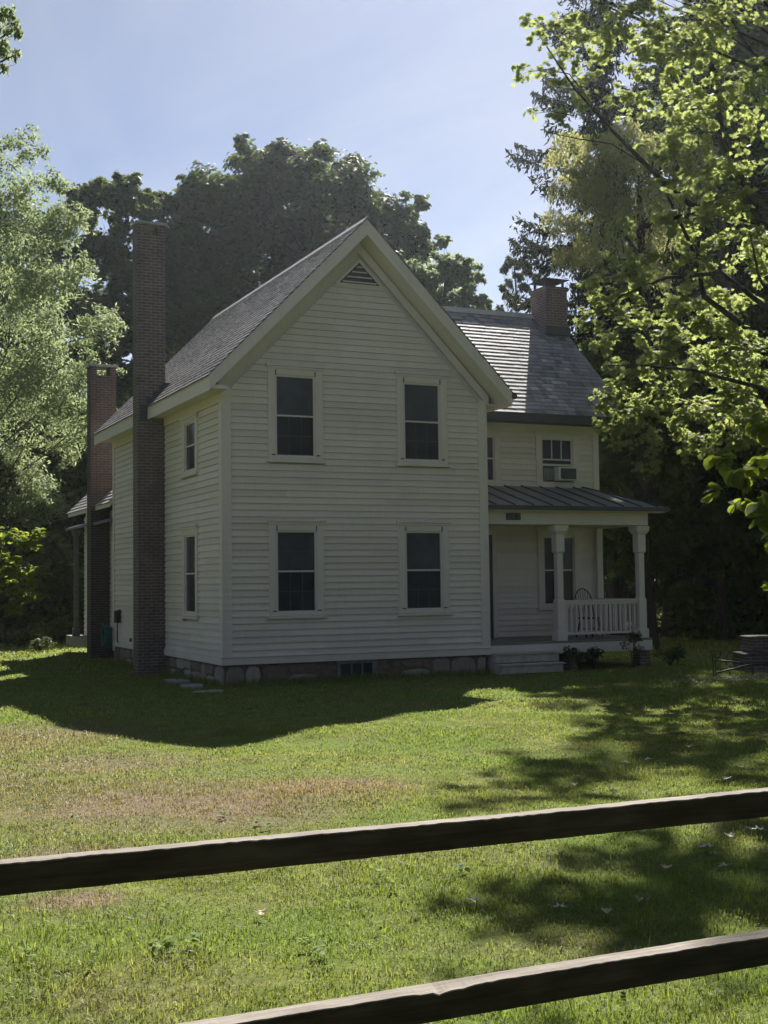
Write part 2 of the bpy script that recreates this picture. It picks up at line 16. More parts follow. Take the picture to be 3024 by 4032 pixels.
# ------------------------------------------------------------------ materials
def new_mat(name):
    m = bpy.data.materials.new(name); m.use_nodes = True
    nt = m.node_tree; nt.nodes.clear()
    return m, nt, nt.nodes, nt.links
def N(nt, t, **k):
    n = nt.nodes.new(t)
    for a, b in k.items():
        if a in n.inputs.keys(): n.inputs[a].default_value = b
        else: setattr(n, a, b)
    return n
def ramp(nt, fac, stops):
    n = nt.nodes.new('ShaderNodeValToRGB'); e = n.color_ramp.elements
    while len(e) < len(stops): e.new(0.5)
    for i, (p, c) in enumerate(stops):
        e[i].position = p; e[i].color = (*c, 1) if len(c) == 3 else c
    nt.links.new(fac, n.inputs['Fac']); return n.outputs['Color']
def mix(nt, fac, a, b, mode='MIX'):
    n = nt.nodes.new('ShaderNodeMix'); n.data_type = 'RGBA'; n.blend_type = mode
    for s, v in ((n.inputs[0], fac), (n.inputs[6], a), (n.inputs[7], b)):
        if hasattr(v, 'links') or hasattr(v, 'is_linked'): nt.links.new(v, s)
        else: s.default_value = v if not isinstance(v, tuple) or len(v) == 4 else (*v, 1)
    return n.outputs[2]
def math_n(nt, op, a, b=None, clamp=False):
    n = nt.nodes.new('ShaderNodeMath'); n.operation = op; n.use_clamp = clamp
    for i, v in enumerate((a, b)):
        if v is None: continue
        if hasattr(v, 'is_linked'): nt.links.new(v, n.inputs[i])
        else: n.inputs[i].default_value = v
    return n.outputs[0]
def noise(nt, vec, scale, detail=4, rough=.55):
    n = N(nt, 'ShaderNodeTexNoise'); n.inputs['Scale'].default_value = scale
    n.inputs['Detail'].default_value = detail; n.inputs['Roughness'].default_value = rough
    if vec is not None: nt.links.new(vec, n.inputs['Vector'])
    return n.outputs['Fac']
def pos(nt):
    return N(nt, 'ShaderNodeNewGeometry').outputs['Position']
def scaled(nt, vec, s):
    n = N(nt, 'ShaderNodeMapping'); n.inputs['Scale'].default_value = s
    nt.links.new(vec, n.inputs['Vector']); return n.outputs['Vector']
def principled(nt, color, rough=.6, spec=.3, bump=None, bstr=.3, bdist=.01, metal=0):
    b = N(nt, 'ShaderNodeBsdfPrincipled')
    if hasattr(color, 'is_linked'): nt.links.new(color, b.inputs['Base Color'])
    else: b.inputs['Base Color'].default_value = (*color, 1)
    if hasattr(rough, 'is_linked'): nt.links.new(rough, b.inputs['Roughness'])
    else: b.inputs['Roughness'].default_value = rough
    b.inputs['Specular IOR Level'].default_value = spec; b.inputs['Metallic'].default_value = metal
    if bump is not None:
        u = N(nt, 'ShaderNodeBump'); u.inputs['Strength'].default_value = bstr; u.inputs['Distance'].default_value = bdist
        nt.links.new(bump, u.inputs['Height']); nt.links.new(u.outputs['Normal'], b.inputs['Normal'])
    return b
def out(nt, sh):
    o = N(nt, 'ShaderNodeOutputMaterial'); nt.links.new(sh, o.inputs['Surface'])

def m_paint(name, c1, c2, dirt=(.30, .29, .22), rough=.55):
    m, nt, ns, lk = new_mat(name); p = pos(nt)
    f = noise(nt, scaled(nt, p, (1, 1, .35)), 1.6, 5)
    col = mix(nt, ramp(nt, f, [(.35, (0, 0, 0)), (.7, (1, 1, 1))]), c1, c2)
    g = noise(nt, scaled(nt, p, (9, 9, 1.2)), 3, 6, .7)
    col = mix(nt, math_n(nt, 'MULTIPLY', ramp(nt, g, [(.52, (0, 0, 0)), (.8, (1, 1, 1))]), .35), col, dirt)
    bm = noise(nt, scaled(nt, p, (6, 6, 60)), 4, 3)
    at = N(nt, 'ShaderNodeAttribute'); at.attribute_name = 'tint'
    col = mix(nt, 1.0, col, ramp(nt, at.outputs['Fac'], [(0, (.90, .90, .89)), (.5, (1, 1, 1)), (1, (1.04, 1.04, 1.05))]), 'MULTIPLY')
    out(nt, principled(nt, col, rough, .3, bm, .15, .004).outputs[0]); return m
def m_flat(name, c, rough=.6, spec=.3, var=.25, scale=8, metal=0):
    m, nt, ns, lk = new_mat(name); p = pos(nt)
    f = noise(nt, p, scale, 5)
    d = tuple(x * (1 - var) for x in c); l = tuple(min(1, x * (1 + var)) for x in c)
    out(nt, principled(nt, ramp(nt, f, [(.3, d), (.7, l)]), rough, spec, f, .2, .004, metal).outputs[0]); return m
def m_shingle(name, stops):
    m, nt, ns, lk = new_mat(name); p = pos(nt)
    a = N(nt, 'ShaderNodeAttribute'); a.attribute_name = 'tint'
    base = ramp(nt, a.outputs['Fac'], stops)
    g = noise(nt, p, 22, 5, .7)
    col = mix(nt, .55, base, ramp(nt, g, [(.3, (.45, .45, .47)), (.75, (1.25, 1.2, 1.15))]), 'MULTIPLY')
    big = noise(nt, p, .9, 4)
    col = mix(nt, math_n(nt, 'MULTIPLY', ramp(nt, big, [(.5, (0, 0, 0)), (.75, (1, 1, 1))]), .45), col, (.09, .1, .085))
    out(nt, principled(nt, col, .6, .35, g, .35, .006).outputs[0]); return m
def m_brick(name, c1, c2, mortar):
    m, nt, ns, lk = new_mat(name)
    tc = N(nt, 'ShaderNodeUVMap')
    b = N(nt, 'ShaderNodeTexBrick'); b.inputs['Scale'].default_value = 1
    b.inputs['Brick Width'].default_value = .205; b.inputs['Row Height'].default_value = .068
    b.inputs['Mortar Size'].default_value = .010; b.inputs['Bias'].default_value = -.2; b.inputs['Mortar Smooth'].default_value = .2
    b.inputs['Color1'].default_value = (*c1, 1); b.inputs['Color2'].default_value = (*c2, 1); b.inputs['Mortar'].default_value = (*mortar, 1)
    lk.new(tc.outputs['UV'], b.inputs['Vector'])
    g = noise(nt, pos(nt), 5, 5, .7)
    col = mix(nt, .6, b.outputs['Color'], ramp(nt, g, [(.3, (.5, .5, .52)), (.75, (1.3, 1.25, 1.2))]), 'MULTIPLY')
    s = noise(nt, pos(nt), 1.1, 4, .6)
    col = mix(nt, math_n(nt, 'MULTIPLY', ramp(nt, s, [(.5, (0, 0, 0)), (.72, (1, 1, 1))]), .4), col, (.05, .045, .045))
    hh = math_n(nt, 'SUBTRACT', math_n(nt, 'MULTIPLY', g, .3), b.outputs['Fac'])
    out(nt, principled(nt, col, .85, .15, hh, .6, .008).outputs[0]); return m
def m_stone(name):
    m, nt, ns, lk = new_mat(name); p = pos(nt)
    a = N(nt, 'ShaderNodeAttribute'); a.attribute_name = 'tint'
    base = ramp(nt, a.outputs['Fac'], [(0, (.17, .125, .10)), (.4, (.27, .235, .20)), (1, (.42, .385, .34))])
    g = noise(nt, p, 9, 6, .7)
    col = mix(nt, .7, base, ramp(nt, g, [(.25, (.5, .5, .5)), (.75, (1.25, 1.22, 1.18))]), 'MULTIPLY')
    out(nt, principled(nt, col, .9, .1, g, .7, .02).outputs[0]); return m
def m_glass(name, c, rough=.08, spec=.35):
    m, nt, ns, lk = new_mat(name); p = pos(nt)
    f = noise(nt, p, 2.2, 3)
    d = tuple(x * .75 for x in c); l = tuple(x * 1.3 for x in c)
    w = noise(nt, p, 1.5, 2)
    out(nt, principled(nt, ramp(nt, f, [(.35, d), (.7, l)]), rough, spec, w, .05, .02).outputs[0]); return m
def m_wood(name, c1, c2):
    m, nt, ns, lk = new_mat(name)
    tc = N(nt, 'ShaderNodeTexCoord')
    v = scaled(nt, tc.outputs['Object'], (1.2, 26, 26))
    g = noise(nt, v, 2.2, 8, .7)
    k = noise(nt, scaled(nt, tc.outputs['Object'], (3, 8, 8)), 1.5, 4)
    col = mix(nt, ramp(nt, k, [(.4, (0, 0, 0)), (.7, (1, 1, 1))]), c1, c2)
    col = mix(nt, .8, col, ramp(nt, g, [(.3, (.4, .38, .36)), (.7, (1.2, 1.18, 1.15))]), 'MULTIPLY')
    out(nt, principled(nt, col, .85, .15, g, .6, .006).outputs[0]); return m
def m_leaf(name, stops, trans=.45, tcol=(.30, .42, .06), gloss=.12, rough=.6):
    """leaf: diffuse + light passing through + a little sheen, colour varies leaf by leaf"""
    m, nt, ns, lk = new_mat(name)
    a = N(nt, 'ShaderNodeAttribute'); a.attribute_name = 'tint'
    base = ramp(nt, a.outputs['Fac'], stops)
    b = principled(nt, base, rough, gloss)
    t = N(nt, 'ShaderNodeBsdfTranslucent')
    tc = mix(nt, 1.0, base, (tcol[0] / .08, tcol[1] / .11, tcol[2] / .025, 1), 'MULTIPLY') if False else mix(nt, .2, tcol, base)
    lk.new(tc, t.inputs['Color'])
    x = N(nt, 'ShaderNodeMixShader'); x.inputs['Fac'].default_value = trans
    lk.new(b.outputs[0], x.inputs[1]); lk.new(t.outputs[0], x.inputs[2])
    out(nt, x.outputs[0]); return m
DRY = [((-4.7, -12.7, .15), 2.6), ((-3.3, -13.05, .16), 1.5), ((-5.2, -6.9, .08), 2.9), ((-5.8, -14.8, .18), 1.0), ((-6.0, -16.0, .19), .5), ((-4.2, -13.6, .16), 1.5), ((-6.3, -11, .13), 2.2), ((-6.4, -8.6, .1), 2.0), ((-4.6, -10, .12), 1.7)]
def lawn_color(nt, p, blades):
    n1 = noise(nt, p, .55, 4); n2 = noise(nt, p, 3.1, 5, .65); n3 = noise(nt, p, 11, 3)
    g = ramp(nt, n2, [(.28, (.105, .132, .032)), (.5, (.178, .210, .053)), (.72, (.255, .278, .090))])
    g = mix(nt, ramp(nt, n1, [(.4, (0, 0, 0)), (.66, (1, 1, 1))]), g, (.150, .212, .042))
    mask = None
    for c, r in DRY:
        d = N(nt, 'ShaderNodeVectorMath'); d.operation = 'DISTANCE'; d.inputs[1].default_value = c
        nt.links.new(p, d.inputs[0])
        k = math_n(nt, 'SUBTRACT', 1.0, math_n(nt, 'DIVIDE', d.outputs['Value'], r), True)
        mask = k if mask is None else math_n(nt, 'MAXIMUM', mask, k)
    wob = math_n(nt, 'ADD', math_n(nt, 'MULTIPLY', n2, 1.1), math_n(nt, 'MULTIPLY', n3, .5))
    mk = math_n(nt, 'MULTIPLY', mask, wob)
    mk = ramp(nt, mk, [(.10, (0, 0, 0)), (.55, (1, 1, 1))])
    tan = ramp(nt, n3, [(.3, (.14, .115, .075)), (.7, (.275, .23, .155))])
    spread = math_n(nt, 'MULTIPLY', ramp(nt, noise(nt, p, .9, 5, .7), [(.5, (0, 0, 0)), (.72, (1, 1, 1))]), .40)
    mk2 = math_n(nt, 'MAXIMUM', math_n(nt, 'MULTIPLY', mk, .80), spread)
    bare = None
    for c, r in (((-3.3, -13.0, .16), .75), ((-4.3, -13.3, .16), .8), ((-5.0, -12.8, .15), .7), ((-2.8, -13.1, .16), .5), ((-5.6, -15.1, .18), .4), ((-5.9, -16.0, .19), .3)):
        d = N(nt, 'ShaderNodeVectorMath'); d.operation = 'DISTANCE'; d.inputs[1].default_value = c
        nt.links.new(p, d.inputs[0]); k = math_n(nt, 'SUBTRACT', 1.0, math_n(nt, 'DIVIDE', d.outputs['Value'], r), True)
        bare = k if bare is None else math_n(nt, 'MAXIMUM', bare, k)
    bare = ramp(nt, math_n(nt, 'MULTIPLY', bare, math_n(nt, 'ADD', n2, n3)), [(.12, (0, 0, 0)), (.5, (1, 1, 1))])
    return mix(nt, math_n(nt, 'MULTIPLY', bare, .75), mix(nt, mk2, g, tan), (.25, .192, .14))
def m_ground(name):
    m, nt, ns, lk = new_mat(name); p = pos(nt)
    col = lawn_color(nt, p, False)
    f = noise(nt, p, 30, 6, .75)
    col = mix(nt, .75, col, ramp(nt, f, [(.3, (.35, .35, .35)), (.7, (1.1, 1.1, 1.05))]), 'MULTIPLY')
    out(nt, principled(nt, col, .95, .05, f, .9, .03).outputs[0]); return m
def m_blades(name):
    m, nt, ns, lk = new_mat(name); p = pos(nt)
    a = N(nt, 'ShaderNodeAttribute'); a.attribute_name = 'tint'
    col = lawn_color(nt, p, True)
    col = mix(nt, .8, col, ramp(nt, a.outputs['Fac'], [(0, (.6, .62, .5)), (.6, (1.1, 1.1, 1)), (.9, (1.5, 1.45, 1.3)), (1, (2.0, 1.75, 1.7))]), 'MULTIPLY')
    b = principled(nt, col, .5, .3)
    t = N(nt, 'ShaderNodeBsdfTranslucent')
    tc = mix(nt, 1.0, col, (1.5, 1.5, .9, 1), 'MULTIPLY'); lk.new(tc, t.inputs['Color'])
    x = N(nt, 'ShaderNodeMixShader'); x.inputs['Fac'].default_value = .45
    lk.new(b.outputs[0], x.inputs[1]); lk.new(t.outputs[0], x.inputs[2]); out(nt, x.outputs[0]); return m
def m_bark(name, c1, c2):
    m, nt, ns, lk = new_mat(name); p = pos(nt)
    g = noise(nt, scaled(nt, p, (5, 5, 1.2)), 3, 7, .7)
    out(nt, principled(nt, ramp(nt, g, [(.3, c1), (.7, c2)]), .9, .1, g, .8, .03).outputs[0]); return m

M = dict(
    siding=m_paint('cream_siding_paint', (.68, .605, .555), (.73, .65, .60)),
    trim=m_paint('cream_trim_paint', (.675, .60, .56), (.71, .635, .595)),
    shingle=m_shingle('weathered_shingles', [(0, (.13, .125, .14)), (.35, (.27, .26, .285)), (.75, (.40, .385, .40)), (1, (.56, .54, .54))]),
    ridge=m_flat('pale_ridge_metal', (.46, .44, .41), .5, .4, .15, 3),
    brick=m_brick('old_red_brick', (.172, .115, .10), (.125, .086, .078), (.26, .245, .235)),
    stone=m_stone('field_stone'), mortar=m_flat('lime_mortar', (.17, .12, .095), .95, .05, .3, 14),
    slab=m_flat('grey_flagstone', (.30, .30, .29), .85, .15, .25, 6),
    glass_up=m_glass('window_glass_with_shade', (.058, .066, .076), .12, .25), glass_lo=m_glass('dark_window_glass', (.028, .034, .041), .1, .25),
    muntin=m_flat('muntin_behind_screen', (.06, .063, .066), .6, .2),
    metalroof=m_flat('grey_standing_seam_metal', (.17, .18, .18), .42, .5, .12, 2.5),
    flash=m_flat('dark_lead_flashing', (.045, .055, .06), .5, .4, .3, 6),
    gutter=m_flat('dark_bronze_gutter', (.035, .035, .04), .35, .5, .2, 6),
    black=m_flat('black_iron', (.014, .014, .015), .45, .4, .3, 20),
    iron=m_flat('rusty_wrought_iron', (.05, .045, .04), .62, .6, .4, 18, .3),
    door=m_flat('dark_blue_door_paint', (.020, .026, .036), .4, .4, .15, 5),
    stepp=m_flat('pale_worn_step_paint', (.42, .385, .35), .6, .3, .2, 6),
    porchfloor=m_flat('grey_porch_floor_paint', (.19, .18, .175), .5, .35, .2, 7),
    greytrim=m_flat('dark_grey_trim', (.16, .16, .145), .8, .15, .3, 12),  # on the side porch post this grey stands in for tree shade
    white=m_flat('white_enamel', (.66, .68, .66), .4, .4, .08, 5),
    acgrille=m_flat('grey_condenser_grille', (.045, .05, .055), .5, .3, .2, 30),
    acpanel=m_flat('folded_grey_side_panel', (.22, .24, .24), .6, .3, .15, 10),
    sign=m_flat('dark_green_sign', (.020, .030, .030), .5, .3, .15, 20),
    digit=m_flat('grey_green_digit', (.13, .15, .15), .5, .3, .1, 20),
    oldstone=m_flat('mossy_old_stone', (.10, .095, .08), .9, .1, .35, 7),
    wood=m_wood('weathered_fence_wood', (.052, .042, .035), (.09, .075, .062)), woodtop=m_wood('bleached_sunlit_wood', (.23, .205, .18), (.32, .285, .25)),  # rail sides darkened as if shaded, bleached tops kept pale as if sunlit
    brickdark=m_brick('darkened_brick', (.088, .064, .058), (.064, .048, .045), (.14, .13, .122)),  # brick darkened to offset light bounced off the back wall
    chair=m_flat('dark_green_chair_paint', (.020, .028, .024), .45, .35, .2, 12),
    hose=m_flat('teal_hose_rubber', (.025, .13, .12), .5, .35, .2, 9),
    spigot=m_flat('brown_painted_metal', (.05, .035, .03), .6, .3, .3, 15),
    bark=m_bark('grey_brown_bark', (.035, .03, .025), (.13, .11, .09)),
    barkdark=m_bark('dark_bark', (.02, .017, .014), (.07, .06, .05)),
    ground=m_ground('lawn_soil_and_thatch'), blades=m_blades('grass_blades'),
    dryleaf=m_flat('dry_leaf', (.40, .31, .20), .7, .2, .35, 25), dryleaf2=m_flat('grey_brown_leaf', (.25, .21, .16), .7, .2, .35, 25),
    paleleaf=m_flat('pale_upturned_leaf', (.42, .41, .32), .6, .3, .25, 25),
    weed=m_leaf('broad_weed_leaf', [(0, (.12, .18, .05)), (1, (.21, .28, .11))], .4, (.3, .42, .08), .06),
    L_maple=m_leaf('maple_leaf', [(0, (.042, .068, .020)), (.6, (.074, .104, .034)), (1, (.12, .145, .05))], .56, (.48, .55, .17)),
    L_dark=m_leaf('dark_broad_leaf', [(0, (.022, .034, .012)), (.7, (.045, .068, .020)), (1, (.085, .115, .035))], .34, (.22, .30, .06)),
    L_ash=m_leaf('ash_leaflet', [(0, (.055, .088, .034)), (.6, (.092, .130, .052)), (1, (.165, .18, .095))], .52, (.44, .53, .25)),
    L_bright=m_leaf('fresh_leaf', [(0, (.06, .10, .018)), (1, (.12, .17, .035))], .5, (.42, .50, .05)),
    L_spruce=m_leaf('spruce_needles', [(0, (.018, .026, .016)), (1, (.05, .062, .038))], .15, (.08, .10, .03)),
    L_weep=m_leaf('weeping_leaflet', [(0, (.10, .115, .055)), (1, (.19, .19, .09))], .5, (.52, .53, .20)),
    L_pine=m_leaf('pine_needles', [(0, (.06, .075, .04)), (1, (.12, .135, .075))], .3, (.2, .24, .08)),
    L_shrub=m_leaf('shrub_leaf', [(0, (.03, .05, .018)), (.8, (.06, .09, .03)), (1, (.20, .22, .15))], .3, (.16, .22, .05)),
    L_pale=m_leaf('pale_groundcover', [(0, (.25, .27, .13)), (1, (.5, .5, .38))], .3, (.3, .34, .12)),
)

# ------------------------------------------------------------------ mesh helpers
class MB:
    def __init__(s): s.v = []; s.f = []; s.t = []; s.uv = {}
    def quad(s, a, b, c, d, t=.5, uv=None):
        i = len(s.v); s.v += [tuple(a), tuple(b), tuple(c), tuple(d)]
        if uv: s.uv[len(s.f)] = uv
        s.f.append((i, i + 1, i + 2, i + 3)); s.t.append(t)
    def poly(s, pts, t=.5):
        i = len(s.v); s.v += [tuple(p) for p in pts]; s.f.append(tuple(range(i, i + len(pts)))); s.t.append(t)
    def box(s, x0, y0, z0, x1, y1, z1, t=.5, bev=0):
        s.hexa([(x0, y0, z0), (x1, y0, z0), (x1, y1, z0), (x0, y1, z0), (x0, y0, z1), (x1, y0, z1), (x1, y1, z1), (x0, y1, z1)], t)
    def hexa(s, p, t=.5):
        i = len(s.v); s.v += [tuple(q) for q in p]
        for f in ((0, 3, 2, 1), (4, 5, 6, 7), (0, 1, 5, 4), (1, 2, 6, 5), (2, 3, 7, 6), (3, 0, 4, 7)):
            s.f.append(tuple(i + k for k in f)); s.t.append(t)
    def prism(s, a, b, t=.5):
        """two matching outlines joined into a solid"""
        n = len(a); i = len(s.v); s.v += [tuple(q) for q in a] + [tuple(q) for q in b]
        s.f.append(tuple(i + k for k in reversed(range(n)))); s.t.append(t)
        s.f.append(tuple(i + n + k for k in range(n))); s.t.append(t)
        for k in range(n):
            j = (k + 1) % n
            s.f.append((i + k, i + j, i + n + j, i + n + k)); s.t.append(t)
    def tube(s, path, rad, sides=8, t=.5, cap=True):
        P = [Vector(p) for p in path]; n = len(P)
        if not hasattr(rad, '__len__'): rad = [rad] * n
        rings = []; up = Vector((0.13, 0.21, 1)).normalized()
        for k in range(n):
            d = (P[min(k + 1, n - 1)] - P[max(k - 1, 0)])
            if d.length < 1e-9: d = Vector((0, 0, 1))
            d.normalize()
            a = d.cross(up)
            if a.length < 1e-3: a = d.cross(Vector((1, 0, 0)))
            a.normalize(); b = d.cross(a)
            i = len(s.v)
            for q in range(sides):
                th = 2 * math.pi * q / sides
                s.v.append(tuple(P[k] + (a * math.cos(th) + b * math.sin(th)) * rad[k]))
            rings.append(i)
        for k in range(n - 1):
            for q in range(sides):
                r = (q + 1) % sides
                s.f.append((rings[k] + q, rings[k] + r, rings[k + 1] + r, rings[k + 1] + q)); s.t.append(t)
        if cap:
            s.f.append(tuple(rings[0] + q for q in reversed(range(sides)))); s.t.append(t)
            s.f.append(tuple(rings[-1] + q for q in range(sides))); s.t.append(t)
    def brickbox(s, x0, y0, z0, x1, y1, z1):
        """four walls and a top with metre UVs that run round the corner"""
        c = [(x0, y0), (x1, y0), (x1, y1), (x0, y1)]; u = 0
        for k in range(4):
            a, b = c[k], c[(k + 1) % 4]; L = abs(a[0] - b[0]) + abs(a[1] - b[1])
            s.quad((*a, z0), (*b, z0), (*b, z1), (*a, z1), .5, [(u, z0), (u + L, z0), (u + L, z1), (u, z1)]); u += L
        s.quad((x0, y0, z1), (x1, y0, z1), (x1, y1, z1), (x0, y1, z1), .5, [(x0, y0), (x1, y0), (x1, y1), (x0, y1)])
        s.quad((x0, y1, z0), (x1, y1, z0), (x1, y0, z0), (x0, y0, z0), .5, [(x0, y0), (x1, y0), (x1, y1), (x0, y1)])
    def build(s, name, mat, parent=None, smooth=False, origin=None):
        me = bpy.data.meshes.new(name)
        o0 = Vector(origin) if origin is not None else (Vector(parent.matrix_world.translation) if False else Vector((0, 0, 0)))
        me.from_pydata([tuple(Vector(v) - o0) for v in s.v], [], s.f)
        a = me.attributes.new('tint', 'FLOAT', 'FACE'); a.data.foreach_set('value', np.array(s.t, 'f'))
        if s.uv:
            ul = me.uv_layers.new(name='UVMap')
            for fi, uv in s.uv.items():
                for k, li in enumerate(me.polygons[fi].loop_indices): ul.data[li].uv = uv[k]
        me.materials.append(mat)
        if smooth: me.polygons.foreach_set('use_smooth', [True] * len(me.polygons))
        me.update()
        o = bpy.data.objects.new(name, me); COL.objects.link(o)
        if origin is not None: o.location = o0
        if parent is not None:
            o.parent = parent
            off = world_of(parent)
            o.location = Vector(o.location) - off
        return o
def world_of(o):
    p = Vector((0, 0, 0))
    while o is not None:
        p += Vector(o.location); o = o.parent
    return p
def bevel(o, w=.006, seg=1):
    b = o.modifiers.new('edge', 'BEVEL'); b.width = w; b.segments = seg; b.limit_method = 'ANGLE'; return o
def tag(o, label=None, cat=None, group=None, kind=None):
    if label: o['label'] = label
    if cat: o['category'] = cat
    if group: o['group'] = group
    if kind: o['kind'] = kind
    return o
def empty(name, loc=(0, 0, 0), parent=None):
    o = bpy.data.objects.new(name, None); COL.objects.link(o); o.empty_display_size = .3
    o.location = loc
    if parent is not None:
        o.parent = parent; o.location = Vector(loc) - world_of(parent)
    return o
def np_mesh(name, V, F, tint, mat, parent=None, k=4, smooth=False):
    """V (n,3); F (m,k) all faces with k corners; tint per face"""
    me = bpy.data.meshes.new(name)
    off = world_of(parent) if parent is not None else Vector((0, 0, 0))
    V = np.asarray(V, np.float32) - np.array(off, np.float32)
    me.vertices.add(len(V)); me.vertices.foreach_set('co', V.ravel())
    me.loops.add(F.size); me.loops.foreach_set('vertex_index', F.astype(np.int32).ravel())
    me.polygons.add(len(F)); me.polygons.foreach_set('loop_start', np.arange(0, F.size, k, dtype=np.int32))
    a = me.attributes.new('tint', 'FLOAT', 'FACE'); a.data.foreach_set('value', np.asarray(tint, np.float32))
    me.materials.append(mat); me.update(calc_edges=True)
    o = bpy.data.objects.new(name, me); COL.objects.link(o)
    if parent is not None: o.parent = parent
    return o
# ------------------------------------------------------------------ the house
W = 5.8; DEP = 9.25; EXPO = .13
house = tag(empty('farmhouse'), 'two-storey cream clapboard farmhouse with steep front gable, side wing and porch', 'house')

def siding(mb, P, n, u0, u1, z0, z1, holes=(), half=None, lean=.032, base=.004):
    """lapped clapboards on a wall; P(u,z,d) gives a point d metres out from the wall; half(z) -> (lo,hi) clips a gable"""
    z = z0
    while z < z1 - .02:
        zt = min(z + EXPO, z1)
        cuts = sorted((a, b) for a, b, c, d in holes if c < zt - .03 and d > z + .03)
        segs = []; x = u0
        for a, b in cuts:
            if a > x: segs.append((x, a))
            x = max(x, b)
        if x < u1: segs.append((x, u1))
        for a, b in segs:
            la, lb, ta, tb = a, b, a, b
            if half:
                l0, h0 = half(z); l1, h1 = half(zt)
                la, lb = max(a, l0), min(b, h0); ta, tb = max(a, l1), min(b, h1)
                if lb - la < .02: continue
                if tb < ta: ta = tb = (ta + tb) / 2
            # boards of uneven length with fine butt joints and a slightly different reveal
            js = []; x = la + random.uniform(.8, 3.4)
            while x < lb - .35: js.append(x); x += random.uniform(2.2, 3.8)
            ends = [la] + js + [lb]
            for i in range(len(ends) - 1):
                p0 = ends[i] + (.0018 if i else 0); p1 = ends[i + 1] - (.0018 if i < len(ends) - 2 else 0)
                q0 = ta if i == 0 else max(ta, p0); q1 = tb if i == len(ends) - 2 else min(tb, p1)
                if q1 < q0: q0 = q1 = (q0 + q1) / 2
                e = random.uniform(-.0022, .0022); t = random.random()
                mb.quad(P(p0, z + e, base + lean), P(p1, z + e, base + lean), P(q1, zt + .004, base), P(q0, zt + .004, base), t)
                mb.quad(P(p0, z + e, 0), P(p1, z + e, 0), P(p1, z + e, base + lean), P(p0, z + e, base + lean), .2)
        z = zt
PF = lambda u, z, d: (u, -d, z)                # front gable wall, faces -Y
PL = lambda u, z, d: (-d, u, z)                # left wall, faces -X
YW = 2.1
PW = lambda u, z, d: (u, YW - d, z)            # wing wall
XR = .3
PR = lambda u, z, d: (XR - d, u, z)            # rear wing wall
XE = 10.10
ZE, ZA, EX = 5.95, 9.30, .41                  # eave and apex of the main roof, eave overhang
SL = (ZA - ZE) / (W / 2 + EX)

def window(P, u0, u1, z0, z1, rail, cas=.155, head=.20, cap=.05, sill=.10, up='glass_up', lo='glass_lo', mun=(True, True), name='window', hooks=True, label=None):
    """sash window; u0..z1 is the dark opening; casing boards, drip cap and sill stand proud of the clapboards"""
    B = lambda mb, a, b, c, d, n0, n1: mb.hexa([P(a, c, n0), P(b, c, n0), P(b, c, n1), P(a, c, n1), P(a, d, n0), P(b, d, n0), P(b, d, n1), P(a, d, n1)])
    c = MB(); f = .035
    B(c, u0 - cas - f, u0 - f, z0 - sill, z1 + head, -.02, .048); B(c, u1 + f, u1 + cas + f, z0 - sill, z1 + head, -.02, .048)
    B(c, u0 - f, u1 + f, z1 + f, z1 + head, -.02, .046); B(c, u0 - f, u1 + f, z0 - sill, z0 - f, -.02, .046)
    w = c.build(name, M['trim'], house); bevel(w, .004)
    if label: w['label'] = label
    h = MB(); B(h, u0 - cas - f - .045, u1 + cas + f + .045, z1 + head + .003, z1 + head + .003 + cap, -.01, .085)
    B(h, u0 - cas - f - .02, u1 + cas + f + .02, z1 + head - .045, z1 + head, .049, .066)
    bevel(h.build('drip_cap', M['trim'], w), .006)
    h = MB(); B(h, u0 - cas - f - .05, u1 + cas + f + .05, z0 - sill - .055, z0 - sill - .003, -.01, .095)
    bevel(h.build('sill', M['trim'], w), .006)
    s = MB()
    B(s, u0 - f, u0, z0 - f, z1 + f, -.03, .022); B(s, u1, u1 + f, z0 - f, z1 + f, -.03, .022)
    B(s, u0, u1, z1, z1 + f, -.03, .021); B(s, u0, u1, z0 - f, z0, -.03, .021)
    B(s, u0, u1, rail - .014, rail + .018, -.03, .020)
    s.build('screen_frame', M['trim'], w)
    for mat, a, b in ((up, rail + .018, z1), (lo, z0, rail - .014)):
        g = MB(); g.quad(P(u0, a, -.012), P(u1, a, -.012), P(u1, b, -.012), P(u0, b, -.012)); g.build('glass', M[mat], w)
    m = MB()
    for on, a, b in ((mun[0], rail + .018, z1), (mun[1], z0, rail - .014)):
        if not on: continue
        for t in (1 / 3, 2 / 3):
            x = u0 + (u1 - u0) * t; B(m, x - .009, x + .009, a, b, -.0115, -.006)
        zz = (a + b) / 2; B(m, u0, u1, zz - .008, zz + .008, -.0113, -.004)
    if m.v: m.build('muntin', M['muntin'], w)
    if hooks:
        for x in (u0 - .03, u1 + .03): k = MB(); B(k, x - .008, x + .008, z1 + .03, z1 + .13, .049, .060); k.build('screen_hook', M['black'], w)
        for x in (u0 - .085, u1 + .085): k = MB(); B(k, x - .035, x + .035, z0 - .012, z0 + .008, .049, .062); k.build('screen_hook', M['black'], w)
    return (u0 - cas - f + .01, u1 + cas + f - .01, z0 - sill - .02, z1 + head)

